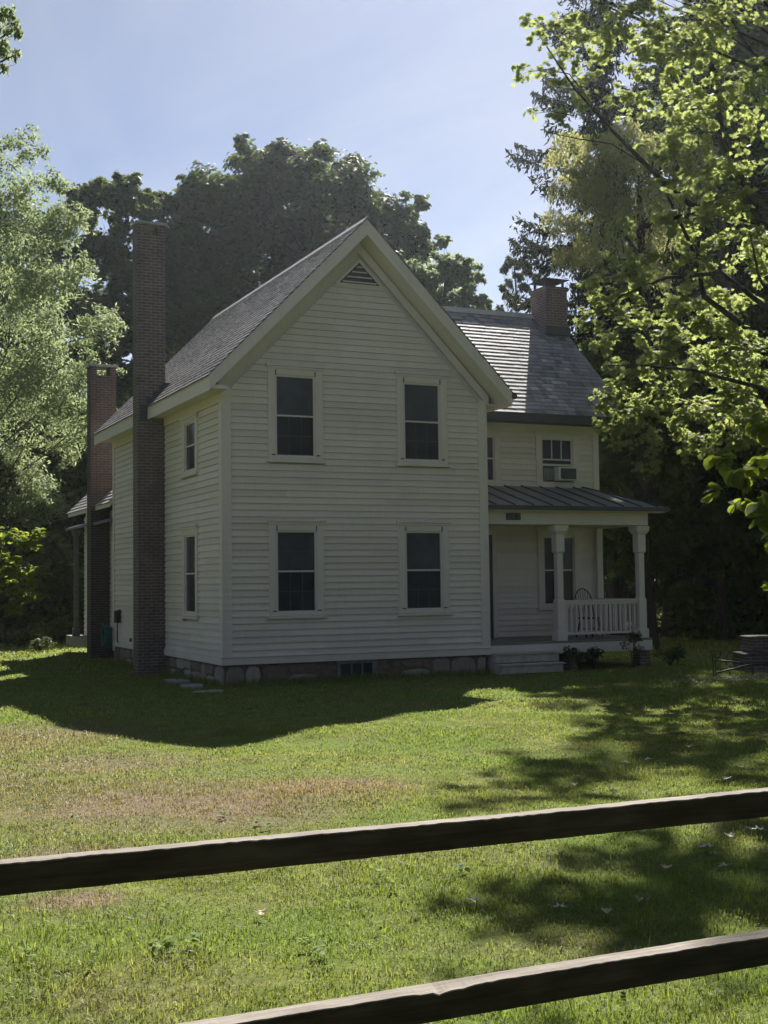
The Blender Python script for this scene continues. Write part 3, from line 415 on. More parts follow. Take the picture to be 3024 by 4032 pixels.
hF = [window(PF, 1.112, 1.888, 1.428, 2.97, 2.201, mun=(True, True)), window(PF, 3.92, 4.70, 1.424, 2.97, 2.201, mun=(False, True)),
      window(PF, 1.112, 1.888, 4.502, 6.054, 5.281, mun=(False, True)), window(PF, 3.92, 4.70, 4.502, 6.054, 5.281, mun=(False, True))]
hL = [window(PL, 1.80, 2.54, 1.41, 2.96, 2.19, mun=(False, False), hooks=False), window(PL, 1.78, 2.52, 4.37, 5.316, 4.86, head=.12, mun=(False, False), hooks=False)]
hW = [window(PW, 8.55, 9.34, 1.412, 2.955, 2.19, mun=(False, False), hooks=False), window(PW, 8.55, 9.35, 4.29, 5.29, 4.82, head=.14, up='glass_lo', mun=(False, False), hooks=False),
      window(PW, 6.42, 7.20, 4.30, 5.29, 4.80, head=.14, mun=(False, False), hooks=False)]
hR = [window(PR, 10.20, 10.56, 2.0, 2.99, 2.5, cas=.07, head=.1, mun=(False, False), hooks=False)]
# two bars in the upper sash above the air conditioner
# walls ------------------------------------------------------------
zf0 = .55
half = lambda z: (max(0, (z - 5.72) / SL - .10), min(W, W - (z - 5.72) / SL + .10))
mb = MB(); siding(mb, PF, None, .16, W - .16, zf0, 8.72, hF, half=lambda z: (max(.16, (z - 5.62) / SL), min(W - .16, W - (z - 5.62) / SL)))
gp = [(0, .41), (W, .41), (W, 5.80), (W / 2, 5.80 + SL * W / 2), (0, 5.80)]
mb.poly([(x, .045, z) for x, z in gp])
mb.build('wall', M['siding'], house)
mb = MB(); siding(mb, PL, None, .16, DEP - .14, zf0, 5.50, hL); mb.poly([(.045, 0, .41), (.045, 0, 6.1), (.045, DEP, 6.1), (.045, DEP, .41)]); mb.build('wall', M['siding'], house)
mb = MB(); siding(mb, PW, None, W, XE - .14, .66, 5.62, hW + [(6.05, 7.24, .6, 3.14)]); mb.poly([(W, YW + .045, .3), (XE, YW + .045, .3), (XE, YW + .045, 6.2), (W, YW + .045, 6.2)]); mb.build('wall', M['siding'], house)
mb = MB(); siding(mb, PR, None, DEP, 14.4, .5, 4.0, hR); mb.poly([(XR + .045, DEP, .2), (XR + .045, DEP, 4.3), (XR + .045, 14.5, 4.3), (XR + .045, 14.5, .2)]); mb.build('wall', M['siding'], house)
# hidden sides, so that the house is closed and casts a whole shadow
mb = MB()
mb.box(W - .04, .06, .41, W - .005, YW - .02, 6.1)
mb.poly([(.05, DEP, .41), (W, DEP, .41), (W, DEP, 5.9), (W / 2, DEP, 9.0), (.05, DEP, 5.9)])
mb.poly([(XE, YW, .3), (XE, 7.2, .3), (XE, 7.2, 6.0), (XE, 4.75, 8.6), (XE, YW, 6.0)])
mb.box(W, 7.15, .3, XE - .01, 7.2, 6.0)
mb.build('wall', M['siding'], house); mb = MB()
mb.box(XR + .06, 14.45, .2, 5.2, 14.5, 4.3); mb.poly([(XR + .02, 14.48, 4.1), (5.2, 14.48, 4.1), (2.7, 14.48, 6.6)]); mb.box(5.16, DEP + .02, .2, 5.2, 14.4, 4.3)
mb.build('wall', M['siding'], house)
# trim -------------------------------------------------------------
def trimbox(name, boxes, mat='trim', b=.005):
    m = MB()
    for q in boxes: m.box(*q)
    return bevel(m.build(name, M[mat], house), b)
trimbox('corner_board', [(-.044, -.046, .552, .16, .02, 5.78), (-.046, .021, .552, .02, .15, 5.66)])
trimbox('corner_board', [(W - .16, -.046, .552, W + .046, .02, 5.80), (W - .02, .021, .552, W + .044, .15, 5.66)])
trimbox('corner_board', [(-.044, DEP - .15, .552, .02, DEP + .03, 5.66)])
trimbox('corner_board', [(XE - .14, YW - .044, .66, XE + .03, YW + .02, 5.60)])
trimbox('water_table', [(-.055, -.055, .41, W + .055, .03, .548), (-.053, .031, .41, .03, DEP, .546)])
trimbox('drip_moulding', [(-.075, -.075, .5485, W + .07, -.030, .568)])
trimbox('frieze_board', [(-.040, .16, 5.50, .02, DEP, 5.70)])
trimbox('frieze_board', [(W, YW - .040, 5.44, XE + .03, YW + .02, 5.66)])
# raking frieze boards on the front gable
for sx in (1, -1):
    m = MB()
    X = lambda x: W / 2 + sx * x
    z = lambda x: 8.93 - SL * x
    a = [(X(0), -.043, z(0)), (X(3.0), -.043, z(3.0)), (X(3.0), -.043, z(3.0) - .22), (X(0), -.043, z(0) - .22)]
    b = [(p[0], .02, p[2]) for p in a]
    m.prism(a if sx < 0 else a[::-1], b if sx < 0 else b[::-1])
    m.build('frieze_board', M['trim'], house)
# gable vent ---------------------------------------------------------
m = MB(); cx = 2.92
def tri(w, h, zb, y0, y1, s):
    m.prism([(cx - w, y0, zb), (cx + w, y0, zb), (cx, y0, zb + h)], [(cx - w, y1, zb), (cx + w, y1, zb), (cx, y1, zb + h)])
m.prism([(cx - .53, -.043, 8.0), (cx + .53, -.043, 8.0), (cx + .53, -.043, 8.05), (cx - .53, -.043, 8.05)], [(cx - .53, .0, 8.0), (cx + .53, 0, 8.0), (cx + .53, 0, 8.05), (cx - .53, 0, 8.05)])
for sx in (1, -1):
    a = [(cx + sx * .53, -.046, 8.051), (cx + sx * .45, -.046, 8.051), (cx, -.046, 8.50), (cx, -.046, 8.585)]
    b = [(p[0], -.002, p[2]) for p in a]
    m.prism(a if sx > 0 else a[::-1], b if sx > 0 else b[::-1])
vent = m.build('gable_vent', M['trim'], house)
m = MB(); m.poly([(cx - .45, -.038, 8.052), (cx + .45, -.038, 8.052), (cx, -.038, 8.50)]); m.build('dark_opening', M['gutter'], vent)
m = MB()
for k in range(4):
    z = 8.07 + k * .105; w = .45 * (1 - (z - 8.05 + .07) / .45)
    if w > .03: m.hexa([(cx - w, -.040, z + .022), (cx + w, -.040, z + .022), (cx + w, -.041, z + .034), (cx - w, -.041, z + .034), (cx - w - .02, -.058, z), (cx + w + .02, -.058, z), (cx + w + .02, -.060, z + .014), (cx - w - .02, -.060, z + .014)])
m.build('louvre', M['trim'], vent)

# roofs --------------------------------------------------------------
def shingle_slope(mb, O, U, S, Nn, ulen, slen, clip=None, expo=.162, wid=.18, butt=.025):
    """O eave corner, U along the eave, S up the slope, Nn outward; every shingle is its own little wedge"""
    O, U, S, Nn = map(Vector, (O, U, S, Nn)); k = 0; n = int(slen / expo)
    ex = slen / n
    for r in range(n):
        s0 = r * ex; u = -random.uniform(0, wid); tone = random.gauss(0, .05)
        while u < ulen:
            w = random.uniform(.75, 1.35) * wid; a, b = max(0, u + .002), min(ulen, u + w - .002); u += w
            if b - a < .02: continue
            if clip and not clip(a, b, s0): continue
            j = random.uniform(-.006, .006) if r else 0; bt = butt * random.uniform(.9, 1.15)
            p = lambda q, s, d: O + U * q + S * s + Nn * d
            t = min(1, max(0, random.gauss(.42, .17) + tone + (.28 if random.random() < .07 else 0)))
            mb.quad(p(a, s0 + j, bt), p(b, s0 + j, bt), p(b, min(slen, s0 + ex + .006), .003), p(a, min(slen, s0 + ex + .006), .003), t)
            mb.quad(p(a, s0 + j, -.004), p(b, s0 + j, -.004), p(b, s0 + j, bt), p(a, s0 + j, bt), t * .5)
Y0, Y1 = -.5, 9.75
deck = MB()
out_ = [(-EX, ZE - .31), (-EX, ZE - .02), (W / 2, ZA - .02), (W + EX, ZE - .02), (W + EX, ZE - .31), (W / 2, ZA - .34)]
a = [(x, Y0, z) for x, z in out_]; b = [(x, Y1, z) for x, z in out_]
deck.prism(a[0:3] + [a[5]], b[0:3] + [b[5]]); deck.prism([a[5], a[2], a[3], a[4]], [b[5], b[2], b[3], b[4]])
deck.box(-EX + .012, Y0 + .02, ZE - .27, -.03, DEP, ZE - .20); deck.box(W + .03, .01, ZE - .27, W + EX - .012, YW + .6, ZE - .20)
roof = deck.build('roof', M['trim'], house)
sm = MB(); sl = math.hypot(W / 2 + EX, ZA - ZE); c_, s_ = (W / 2 + EX) / sl, (ZA - ZE) / sl
CH1 = (-.63, 4.18, 0.0, 4.62)
shingle_slope(sm, (-EX - .03, Y0 - .025, ZE - .045), (0, 1, 0), (c_, 0, s_), (-s_, 0, c_), Y1 - Y0 + .05, sl + .04, clip=lambda a, b, s: not (b + Y0 - .025 > CH1[1] + .02 and a + Y0 - .025 < CH1[3] - .02 and s < .42))
shingle_slope(sm, (W + EX + .03, Y1 + .025, ZE - .045), (0, -1, 0), (-c_, 0, s_), (s_, 0, c_), Y1 - Y0 + .05, sl + .04)
sm.build('shingles', M['shingle'], roof)
m = MB(); m.prism([(W / 2 - .11, Y0 - .03, ZA - .09), (W / 2, Y0 - .03, ZA + .035), (W / 2 + .11, Y0 - .03, ZA - .09), (W / 2, Y0 - .03, ZA + .01)], [(W / 2 - .11, Y1 + .03, ZA - .09), (W / 2, Y1 + .03, ZA + .035), (W / 2 + .11, Y1 + .03, ZA - .09), (W / 2, Y1 + .03, ZA + .01)])
m.build('ridge_cap', M['ridge'], roof)
m = MB(); m.tube([(W + EX + .05, Y0 - .02, ZE - .10), (W + EX + .05, 1.2, ZE - .10)], .065, 10); m.build('gutter', M['gutter'], roof)
# wing roof
WE, WR, WZ0, WZ1, WX0, WX1 = 1.6, 4.9, 5.87, 8.93, 3.0, 10.75
deck = MB()
o_ = [(WE, WZ0 - .16), (WE, WZ0 - .02), (WR, WZ1 - .02), (8.2, WZ0 - .02), (8.2, WZ0 - .16), (WR, WZ1 - .22)]
a = [(W + .04, y, z) for y, z in o_]; b = [(WX1, y, z) for y, z in o_]
deck.prism(a[0:3] + [a[5]], b[0:3] + [b[5]]); deck.prism([a[5], a[2], a[3], a[4]], [b[5], b[2], b[3], b[4]])
deck.box(W + .05, WE + .02, WZ0 - .20, XE + .3, YW - .02, WZ0 - .161)
wroof = deck.build('roof', M['trim'], house)
wl = math.hypot(WR - WE, WZ1 - WZ0); wc, ws = (WR - WE) / wl, (WZ1 - WZ0) / wl
sm = MB()
def wclip(a, b, s):
    y = WE + s * wc; z = WZ0 + s * ws; x = WX0 + a
    return z > ZA - SL * abs(x - W / 2) - .12     # stops at the valley with the main roof
shingle_slope(sm, (WX0, WE - .03, WZ0 - .045), (1, 0, 0), (0, wc, ws), (0, -ws, wc), WX1 - WX0 + .03, wl + .04, clip=wclip, butt=.014)
shingle_slope(sm, (WX1 + .03, 8.23, WZ0 - .045), (-1, 0, 0), (0, -wc, ws), (0, ws, wc), WX1 - 5.5, wl + .04)
sm.build('shingles', M['shingle'], wroof)
m = MB(); m.prism([(4.0, WR - .12, WZ1 - .10), (4.0, WR - .02, WZ1 + .045), (4.0, WR + .12, WZ1 - .09)], [(WX1 + .03, WR - .12, WZ1 - .10), (WX1 + .03, WR - .02, WZ1 + .045), (WX1 + .03, WR + .12, WZ1 - .09)])
m.build('ridge_cap', M['ridge'], wroof)
m = MB(); m.box(W + .05, WE - .035, WZ0 - .20, WX1, WE - .003, WZ0 - .045); m.build('fascia', M['flash'], wroof)
m = MB()
for q in range(1):
    prof = [(WE - .15, WZ0 - .175), (WE - .15, WZ0 - .255), (WE - .11, WZ0 - .30), (WE - .036, WZ0 - .30), (WE - .036, WZ0 - .175)]
    m.prism([(W + .06, y, z) for y, z in prof], [(WX1 + .02, y, z) for y, z in prof])
m.build('gutter', M['gutter'], wroof)
# rear wing roof, its gable, and the side porch roof
m = MB()
o_ = [(-.12, 4.00), (-.12, 4.12), (2.75, 6.95), (5.6, 4.12), (5.6, 4.0), (2.75, 6.78)]
a = [(x, DEP + .02, z) for x, z in o_]; b = [(x, 14.8, z) for x, z in o_]
m.prism(a[0:3] + [a[5]], b[0:3] + [b[5]]); m.prism([a[5], a[2], a[3], a[4]], [b[5], b[2], b[3], b[4]])
rroof = m.build('roof', M['trim'], house)
sm = MB(); rl = math.hypot(2.87, 2.83); 
shingle_slope(sm, (-.15, DEP + .02, 4.10), (0, 1, 0), (2.87 / rl, 0, 2.83 / rl), (-2.83 / rl, 0, 2.87 / rl), 5.6, rl, clip=lambda a, b, s: not (b + DEP > 11.0 and a + DEP < 11.5 and s < .75), expo=.16)
sm.build('shingles', M['shingle'], rroof)
pr = MB(); pr.prism([(-1.0, DEP + .05, 3.58), (-1.0, DEP + .05, 3.66), (XR - .03, DEP + .05, 3.86), (XR - .03, DEP + .05, 3.78)], [(-1.0, 14.8, 3.58), (-1.0, 14.8, 3.66), (XR - .03, 14.8, 3.86), (XR - .03, 14.8, 3.78)])
side = tag(empty('side_porch', (-.3, 12, 0), house), 'small dark side porch behind the chimneys')
pr = MB(); pr.prism([(-.18, DEP + .05, 3.60), (-.18, DEP + .05, 3.67), (XR - .03, DEP + .05, 3.80), (XR - .03, DEP + .05, 3.70)], [(-.18, 14.9, 3.60), (-.18, 14.9, 3.67), (XR - .03, 14.9, 3.80), (XR - .03, 14.9, 3.70)])
pr.build('porch_roof', M['metalroof'], side)
pr = MB(); pr.box(-.16, 11.6, .25, XR - .04, 14.9, .5); pr.build('floor', M['porchfloor'], side)
pr = MB(); pr.box(-.11, 13.89, .5, .01, 14.01, 3.59); pr.box(-.15, 13.85, .5, .05, 14.05, .72); pr.box(-.15, 13.85, 3.42, .05, 14.05, 3.58); bevel(pr.build('post', M['greytrim'], side), .008)  # white column coloured dark grey so it sits in shade

# chimneys ------------------------------------------------------------
def chimney(x0, y0, x1, y1, z0, z1, cap_t=.06, hole=True, name='chimney', label=None, mat='brick'):
    m = MB(); zt = z1 - .24
    m.brickbox(x0, y0, z0, x1, y1, zt)
    if hole:
        for (a, b) in ((x0, x0 + .16), (x1 - .16, x1)):
            m.brickbox(a, y0, zt + .001, b, y1, z1 - .001)
    c = m.build(name, M[mat], house)
    if label: c['label'] = label
    s = MB(); s.box(x0 - .05, y0 - .05, z1, x1 + .05, y1 + .05, z1 + cap_t); bevel(s.build('cap', M['slab'], c), .008)
    return c
c1 = chimney(-.63, 4.18, .0, 4.62, -.05, 10.05, label='tall brick chimney rising up the left wall through the eave')
# stepped flashing where the roof meets the tall chimney
m = MB()
for k in range(4):
    x = -.58 + k * .145; z = ZE + (x + EX) * SL
    m.box(x, 4.166, z - .16, x + .155, 4.178, z + .20 + .02 * (k % 2))
m.box(-.05, 4.10, ZE + .40 * SL, .14, 4.165, ZE + .52 * SL)
m.build('flashing', M['flash'], c1)
c2 = chimney(-.24, 11.0, .45, 11.5, -.2, 7.95, label='shorter brick chimney behind the tall one', mat='brickdark')
m = MB(); m.brickbox(10.08, 4.20, 7.5, 10.72, 4.95, 9.48); m.brickbox(10.05, 4.17, 9.481, 10.75, 4.98, 9.58)
c3 = m.build('chimney', M['brick'], house); c3['label'] = 'short square brick chimney with a metal hood on the wing'
m = MB()
for x in (10.14, 10.62):
    for y in (4.26, 4.85): m.box(x, y, 9.581, x + .05, y + .05, 9.78)
cx3, cy3 = 10.40, 4.57
base = [(10.02, 4.14), (10.80, 4.14), (10.80, 5.0), (10.02, 5.0)]
for k in range(4):
    a, b = base[k], base[(k + 1) % 4]
    m.poly([(*a, 9.78), (*b, 9.78), (cx3, cy3, 9.90)])
m.poly([(*q, 9.779) for q in base[::-1]])
m.build('hood', M['flash'], c3)
m = MB(); m.box(10.04, 4.12, 8.30, 10.76, 4.196, 8.52); m.build('flashing', M['flash'], c3)

# foundation: real field stones bedded in mortar ------------------------
m = MB(); m.box(.03, .03, -.5, W - .03, DEP, .409); m.box(W + .0, YW + .05, -.5, XE - .02, 7.1, .3); m.box(XR + .08, DEP, -.5, 5.1, 14.4, .25)
fnd = m.build('foundation', M['mortar'], house)
st = MB()
def stone_row(P, u0, u1, z0, z1, holes=()):
    rows = [(z0, z0 + (z1 - z0) * .62), (z0 + (z1 - z0) * .62, z1)]
    u = u0
    while u < u1 - .05:
        w = min(u1 - u, random.uniform(.32, .72)); two = random.random() < .45
        zz = [(z0, z0 + (z1 - z0) * random.uniform(.45, .65))] if two else [(z0, z1)]
        if two: zz.append((zz[0][1], z1))
        for (a, b) in zz:
            if any(u + w > h[0] and u < h[1] for h in holes): continue
            pts = []; n = 13; cu, cz = u + w / 2, (a + b) / 2; rw, rz = w / 2 - .006, (b - a) / 2 - .005
            for k in range(n):
                th = 2 * math.pi * k / n + .2; q = (abs(math.cos(th)) ** 5 + abs(math.sin(th)) ** 5) ** (-1 / 5)
                q *= random.uniform(.84, 1.0)
                pts.append((cu + rw * q * math.cos(th), cz + rz * q * math.sin(th)))
            t = random.random(); d = random.uniform(.02, .045)
            rim = [P(x, z, .0) for x, z in pts]; mid = [P(cu + (x - cu) * .93, cz + (z - cz) * .93, d * .8) for x, z in pts]; top = [P(cu + (x - cu) * .6, cz + (z - cz) * .6, d * random.uniform(.9, 1.2)) for x, z in pts]
            for k in range(n):
                j = (k + 1) % n
                st.quad(rim[k], rim[j], mid[j], mid[k], t); st.quad(mid[k], mid[j], top[j], top[k], t)
            st.poly(top, t)
        u += w
PF2 = lambda u, z, d: (u, .03 - d, z)
PL2 = lambda u, z, d: (.03 - d, u, z)
stone_row(PF2, .03, W - .05, -.06, .405, [(2.30, 3.26)])
def flip(P): return lambda u, z, d: P(u, z, d)
stone_row(PL2, .05, 4.15, -.06, .40); stone_row(PL2, 4.65, DEP, -.1, .40)
st.build('field_stones', M['stone'], fnd)
bw = MB()
for q in ((2.40, .0, .34, 3.16, .405), ): pass
bw.box(2.34, -.03, .345, 3.22, .02, .405); bw.box(2.34, -.03, -.02, 3.22, .02, .03); bw.box(2.34, -.028, .031, 2.42, .02, .344); bw.box(3.12, -.028, .031, 3.22, .02, .344)
for x in (2.645, 2.885): bw.box(x, -.02, .031, x + .03, .02, .344)
b_ = bw.build('basement_window', M['greytrim'], house); g = MB(); g.quad((2.42, .005, .03), (3.12, .005, .03), (3.12, .005, .345), (2.42, .005, .345)); g.build('glass', M['glass_lo'], b_)

# porch ---------------------------------------------------------------
porch = tag(empty('porch', (8, 1, 0), house), 'open front porch with square posts under a grey metal roof')
FZ, PY0, PX1 = .63, .15, 10.18
m = MB(); m.box(W + .06, PY0 + .03, FZ - .05, PX1, YW - .03, FZ); m.build('floor', M['porchfloor'], porch)
m = MB(); m.box(W + .06, PY0, .36, PX1 - .02, PY0 + .028, FZ - .052); m.box(PX1 - .05, PY0 + .03, .36, PX1 - .02, YW, FZ - .052); bevel(m.build('skirt_board', M['trim'], porch), .004)
for x in (9.86, 7.9): m = MB(); m.brickbox(x, PY0 + .06, -.2, x + .26, PY0 + .35, .359); m.build('pier', M['brick'], porch)
for (z, y0, y1, xa, xb) in ((.43, -.16, .148, 5.84, 7.50), (.215, -.45, -.13, 5.84, 7.42)):
    m = MB(); m.box(xa, y0 - .03, z - .035, xb, y1, z); m.box(xa + .04, y0, z - .20, xb - .04, y0 + .03, z - .037)
    for x in (xa + .02, xb - .06): m.box(x, y0 + .031, -.02, x + .04, y1 - .005, z - .037)
    bevel(m.build('step', M['stepp'], porch), .005)
def post(x, y):
    m = MB()
    def sec(w, z0, z1, w2=None):
        w2 = w if w2 is None else w2
        m.hexa([(x - w, y - w, z0), (x + w, y - w, z0), (x + w, y + w, z0), (x - w, y + w, z0), (x - w2, y - w2, z1), (x + w2, y - w2, z1), (x + w2, y + w2, z1), (x - w2, y + w2, z1)])
    sec(.128, FZ + .001, FZ + .20); sec(.128, FZ + .2005, FZ + .22, .098)
    sec(.098, FZ + .2205, 1.50); sec(.098, 1.5005, 1.56, .076); sec(.076, 1.5605, 2.55)
    sec(.076, 2.5505, 2.58, .106); sec(.106, 2.5805, 2.96); sec(.106, 2.9605, 3.05, .165); sec(.165, 3.0505, 3.165, .175)
    return bevel(m.build('post', M['trim'], porch), .008)
for x in (7.80, 9.98): post(x, .32)
m = MB(); m.box(XE - .13, YW - .12, FZ, XE + .03, YW - .034, 3.2); m.build('wall_post', M['trim'], porch)
def railing(p0, p1):
    m = MB(); p0, p1 = Vector(p0), Vector(p1); d = (p1 - p0); L = d.length; d.normalize(); s = Vector((-d.y, d.x, 0))
    def bar(a, b, hw, z0, z1):
        A, B = p0 + d * a, p0 + d * b
        m.hexa([A - s * hw + Vector((0, 0, z0)), B - s * hw + Vector((0, 0, z0)), B + s * hw + Vector((0, 0, z0)), A + s * hw + Vector((0, 0, z0)), A - s * hw + Vector((0, 0, z1)), B - s * hw + Vector((0, 0, z1)), B + s * hw + Vector((0, 0, z1)), A + s * hw + Vector((0, 0, z1))])
    bar(0, L, .055, 1.47, 1.515); bar(0, L, .03, 1.41, 1.469); bar(0, L, .04, .75, .80)
    n = int(L / .125)
    for k in range(n):
        a = (k + .5) * L / n; bar(a - .02, a + .02, .02, .801, 1.409)
    return m.build('railing', M['trim'], porch)
railing((7.91, .32, 0), (9.87, .32, 0)); railing((9.98, .44, 0), (9.98, 1.97, 0))
m = MB(); m.box(W + .07, .22, 3.18, PX1 - .01, .42, 3.50); m.box(PX1 - .21, .43, 3.18, PX1 - .012, YW - .05, 3.50); m.box(W + .07, .205, 3.455, PX1 + .005, .219, 3.50); bevel(m.build('beam', M['trim'], porch), .005)
m = MB(); m.box(W + .07, .43, 3.22, PX1 - .22, YW - .04, 3.25); m.build('ceiling', M['trim'], porch)
m = MB(); ez = 3.58
E0, E1, H0, H1, S1 = (W + .04, -.02, ez), (10.50, -.02, ez), (W + .04, YW - .03, 4.17), (9.62, YW - .03, 4.17), (10.50, YW + .25, ez)
m.quad(E0, E1, H1, H0); m.poly([E1, S1, H1]); m.poly([(p[0], p[1], p[2] - .035) for p in (E0, H0, H1, E1)]); m.poly([(p[0], p[1], p[2] - .035) for p in (E1, H1, S1)])
proof = m.build('porch_roof', M['metalroof'], porch)
m = MB()
def seam(a, b):
    a, b = Vector(a), Vector(b); d = (b - a).normalized(); s = d.cross(Vector((0, 0, 1))).normalized() * .010; n = s.cross(d).normalized() * .03
    m.hexa([a - s, a + s, b + s, b - s, a - s + n, a + s + n, b + s + n, b - s + n])
for k in range(10):
    x = 6.05 + k * .47
    if x > 10.4: break
    if x <= 9.62: yb, zb = YW - .03, 4.17
    else:
        t = (10.50 - x) / .88; yb = -.02 + t * (YW - .01); zb = ez + t * .59
    seam((x, -.02, ez + .001), (x, yb, zb + .001))
seam(E1, H1)
m.build('seam', M['flash'], proof)
m = MB(); m.box(W + .05, -.075, ez - .10, 10.56, -.022, ez - .002); m.box(10.505, -.02, ez - .10, 10.56, YW + .2, ez - .002); m.build('gutter', M['gutter'], proof)
m = MB(); m.box(W + .05, -.018, ez - .12, 10.48, .20, ez - .04); m.build('soffit', M['trim'], proof)
# door -----------------------------------------------------------------
m = MB(); m.box(6.10, YW - .045, FZ + .01, 6.21, YW + .02, 3.13); m.box(7.13, YW - .045, FZ + .01, 7.24, YW + .02, 3.13); m.box(6.211, YW - .043, 3.02, 7.129, YW + .02, 3.13)
d = m.build('door', M['trim'], house)
m = MB(); m.box(6.212, YW - .03, FZ + .01, 7.128, YW - .005, 3.019)
for (a, b) in ((.75, 1.45), (1.6, 2.9)): m.box(6.33, YW - .037, a, 7.01, YW - .0305, b)
m.build('door_leaf', M['door'], d)
m = MB(); m.tube([(7.06, YW - .031, 1.62), (7.06, YW - .09, 1.62)], [.012, .028], 10); m.build('knob', M['iron'], d)
# bars of the upper sash over the air conditioner
m = MB()
for x in (8.55 + .8 / 3, 8.55 + 1.6 / 3): m.box(x - .012, YW - .008, 4.84, x + .012, YW + .011, 5.289)
m.box(8.551, YW - .008, 4.67, 9.349, YW + .012, 4.72)
m.build('sash_bar', M['trim'], house)

# ------------------------------------------------------------------ things on and by the house
m = MB(); m.box(8.86, 1.86, 4.315, 9.38, 2.10, 4.63)
ac = tag(m.build('air_conditioner', M['white'], None, origin=(9.1, 1.98, 4.31)), 'white window air conditioner in the upper window above the porch', 'air conditioner'); bevel(ac, .012, 2)
m = MB(); m.box(8.905, 1.848, 4.345, 9.335, 1.859, 4.60); m.build('grille', M['acgrille'], ac)
m = MB()
for k in range(6): m.box(8.57 + k * .047, 2.06 - .012 * (k % 2), 4.33, 8.612 + k * .047, 2.085, 4.61)
m.build('side_panel', M['acpanel'], ac)
# house number sign
m = MB(); m.box(6.42, .188, 3.27, 6.78, .2045, 3.42)
sg = tag(m.build('house_number_sign', M['sign'], None, origin=(6.6, .2, 3.35)), 'small dark plaque reading 247 on the porch beam', 'sign'); bevel(sg, .004)
m = MB()
def bars(x0, segs, w=.065, h=.115, t=.017):
    for (ax, az, bx, bz) in segs:
        a = Vector((x0 + ax * w, .1845, 3.293 + az * h)); b = Vector((x0 + bx * w, .1845, 3.293 + bz * h)); d_ = (b - a).normalized(); a -= d_ * t / 2; b += d_ * t / 2
        s = Vector((-d_.z, 0, d_.x)) * t / 2; o = Vector((0, .003, 0))
        m.hexa([a - s, a + s, a + s + o, a - s + o, b - s, b + s, b + s + o, b - s + o])
bars(6.448, [(0, .85, .25, 1), (.25, 1, .75, 1), (.75, 1, 1, .8), (1, .8, .9, .55), (.9, .55, 0, 0), (0, 0, 1, 0)])
bars(6.562, [(.75, 0, .75, 1), (.75, 1, 0, .3), (0, .3, 1.05, .3)])
bars(6.685, [(0, 1, 1, 1), (1, 1, .35, 0)])
m.build('digits', M['digit'], sg)
# windsor chair on the porch
chair = tag(empty('windsor_chair', (9.14, 1.15, FZ)), 'dark hoop-back windsor chair behind the porch railing', 'chair')
cm = lambda name, mb: mb.build(name, M['chair'], chair)
m = MB(); pts = []
for k in range(20):
    th = 2 * math.pi * k / 20; pts.append((9.14 + .26 * math.cos(th) * (1 + .1 * math.sin(th)), 1.15 + .21 * math.sin(th)))
m.prism([(x, y, FZ + .43) for x, y in pts], [(x, y, FZ + .465) for x, y in pts]); bevel(cm('seat', m), .01)
for sx in (-1, 1):
    for sy in (-1, 1):
        m = MB(); m.tube([(9.14 + sx * .15, 1.15 + sy * .13, FZ + .43), (9.14 + sx * .19, 1.15 + sy * .17, FZ + .2), (9.14 + sx * .23, 1.15 + sy * .21, FZ)], [.016, .021, .013], 8); cm('leg', m)
m = MB()
for sx in (-1, 1): m.tube([(9.14 + sx * .19, .98, FZ + .2), (9.14 + sx * .19, 1.32, FZ + .2)], .011, 6)
m.tube([(8.95, 1.15, FZ + .2), (9.33, 1.15, FZ + .2)], .011, 6); cm('stretcher', m)
m = MB(); P_ = []
for k in range(25):
    th = math.pi * k / 24; zz = FZ + .465 + .66 * math.sin(th) ** .75 if 0 < k < 24 else FZ + .46
    P_.append((9.14 - .27 * math.cos(th) * (1.04 if 3 < k < 21 else .9), 1.31 + .11 * (zz - FZ - .46) / .66, zz))
m.tube(P_, .013, 8); cm('hoop', m)
m = MB()
for k in range(7):
    x = -.195 + k * .065; top = .66 * (1 - (x / .275) ** 2) ** .42
    m.tube([(9.14 + x * .8, 1.30, FZ + .46), (9.14 + x, 1.31 + .11 * top / .66, FZ + .465 + top)], .0065, 6)
cm('spindle', m)
# hose, spigot box, outlet on the left wall
m = MB()
for k in range(7):
    r = .27 - .018 * (k % 3); zc = .62 + .012 * k; th = [2 * math.pi * q / 22 for q in range(23)]
    m.tube([(-.10 - .022 * k - .02 * (k // 3), 9.35 + r * math.cos(t), zc + r * 1.05 * math.sin(t)) for t in th], .016, 6, cap=False)
hs = tag(m.build('garden_hose', M['hose'], None, origin=(-.15, 9.35, .35)), 'teal coil of garden hose hanging low on the left wall', 'hose')
m = MB(); m.tube([(-.035, 9.35, .80), (-.30, 9.35, .82)], .03, 8); m.box(-.06, 9.27, .72, -.03, 9.43, .88); m.build('hanger', M['iron'], hs)
m = MB(); m.box(-.16, 8.40, 1.02, -.025, 8.60, 1.27); m.prism([(-.18, 8.38, 1.271), (-.18, 8.62, 1.271), (-.02, 8.62, 1.271), (-.02, 8.38, 1.271)], [(-.16, 8.40, 1.30), (-.16, 8.60, 1.30), (-.02, 8.60, 1.36), (-.02, 8.40, 1.36)])
sp = tag(m.build('meter_box', M['spigot'], None, origin=(-.1, 8.5, 1.02)), 'small dark brown box fixed to the left wall above the hose', 'box')
m = MB(); m.tube([(-.09, 8.52, 1.02), (-.09, 8.52, .55), (-.03, 8.52, .5)], .018, 8); m.build('pipe', M['iron'], sp)
m = MB(); m.box(-.05, 7.28, .58, -.022, 7.42, .67); m.box(-.055, 7.30, .60, -.0505, 7.34, .65); m.box(-.055, 7.36, .60, -.0505, 7.40, .65)
tag(m.build('outdoor_outlet', M['gutter'], None, origin=(-.03, 7.35, .58)), 'tiny dark outlet box low on the left clapboards', 'outlet')
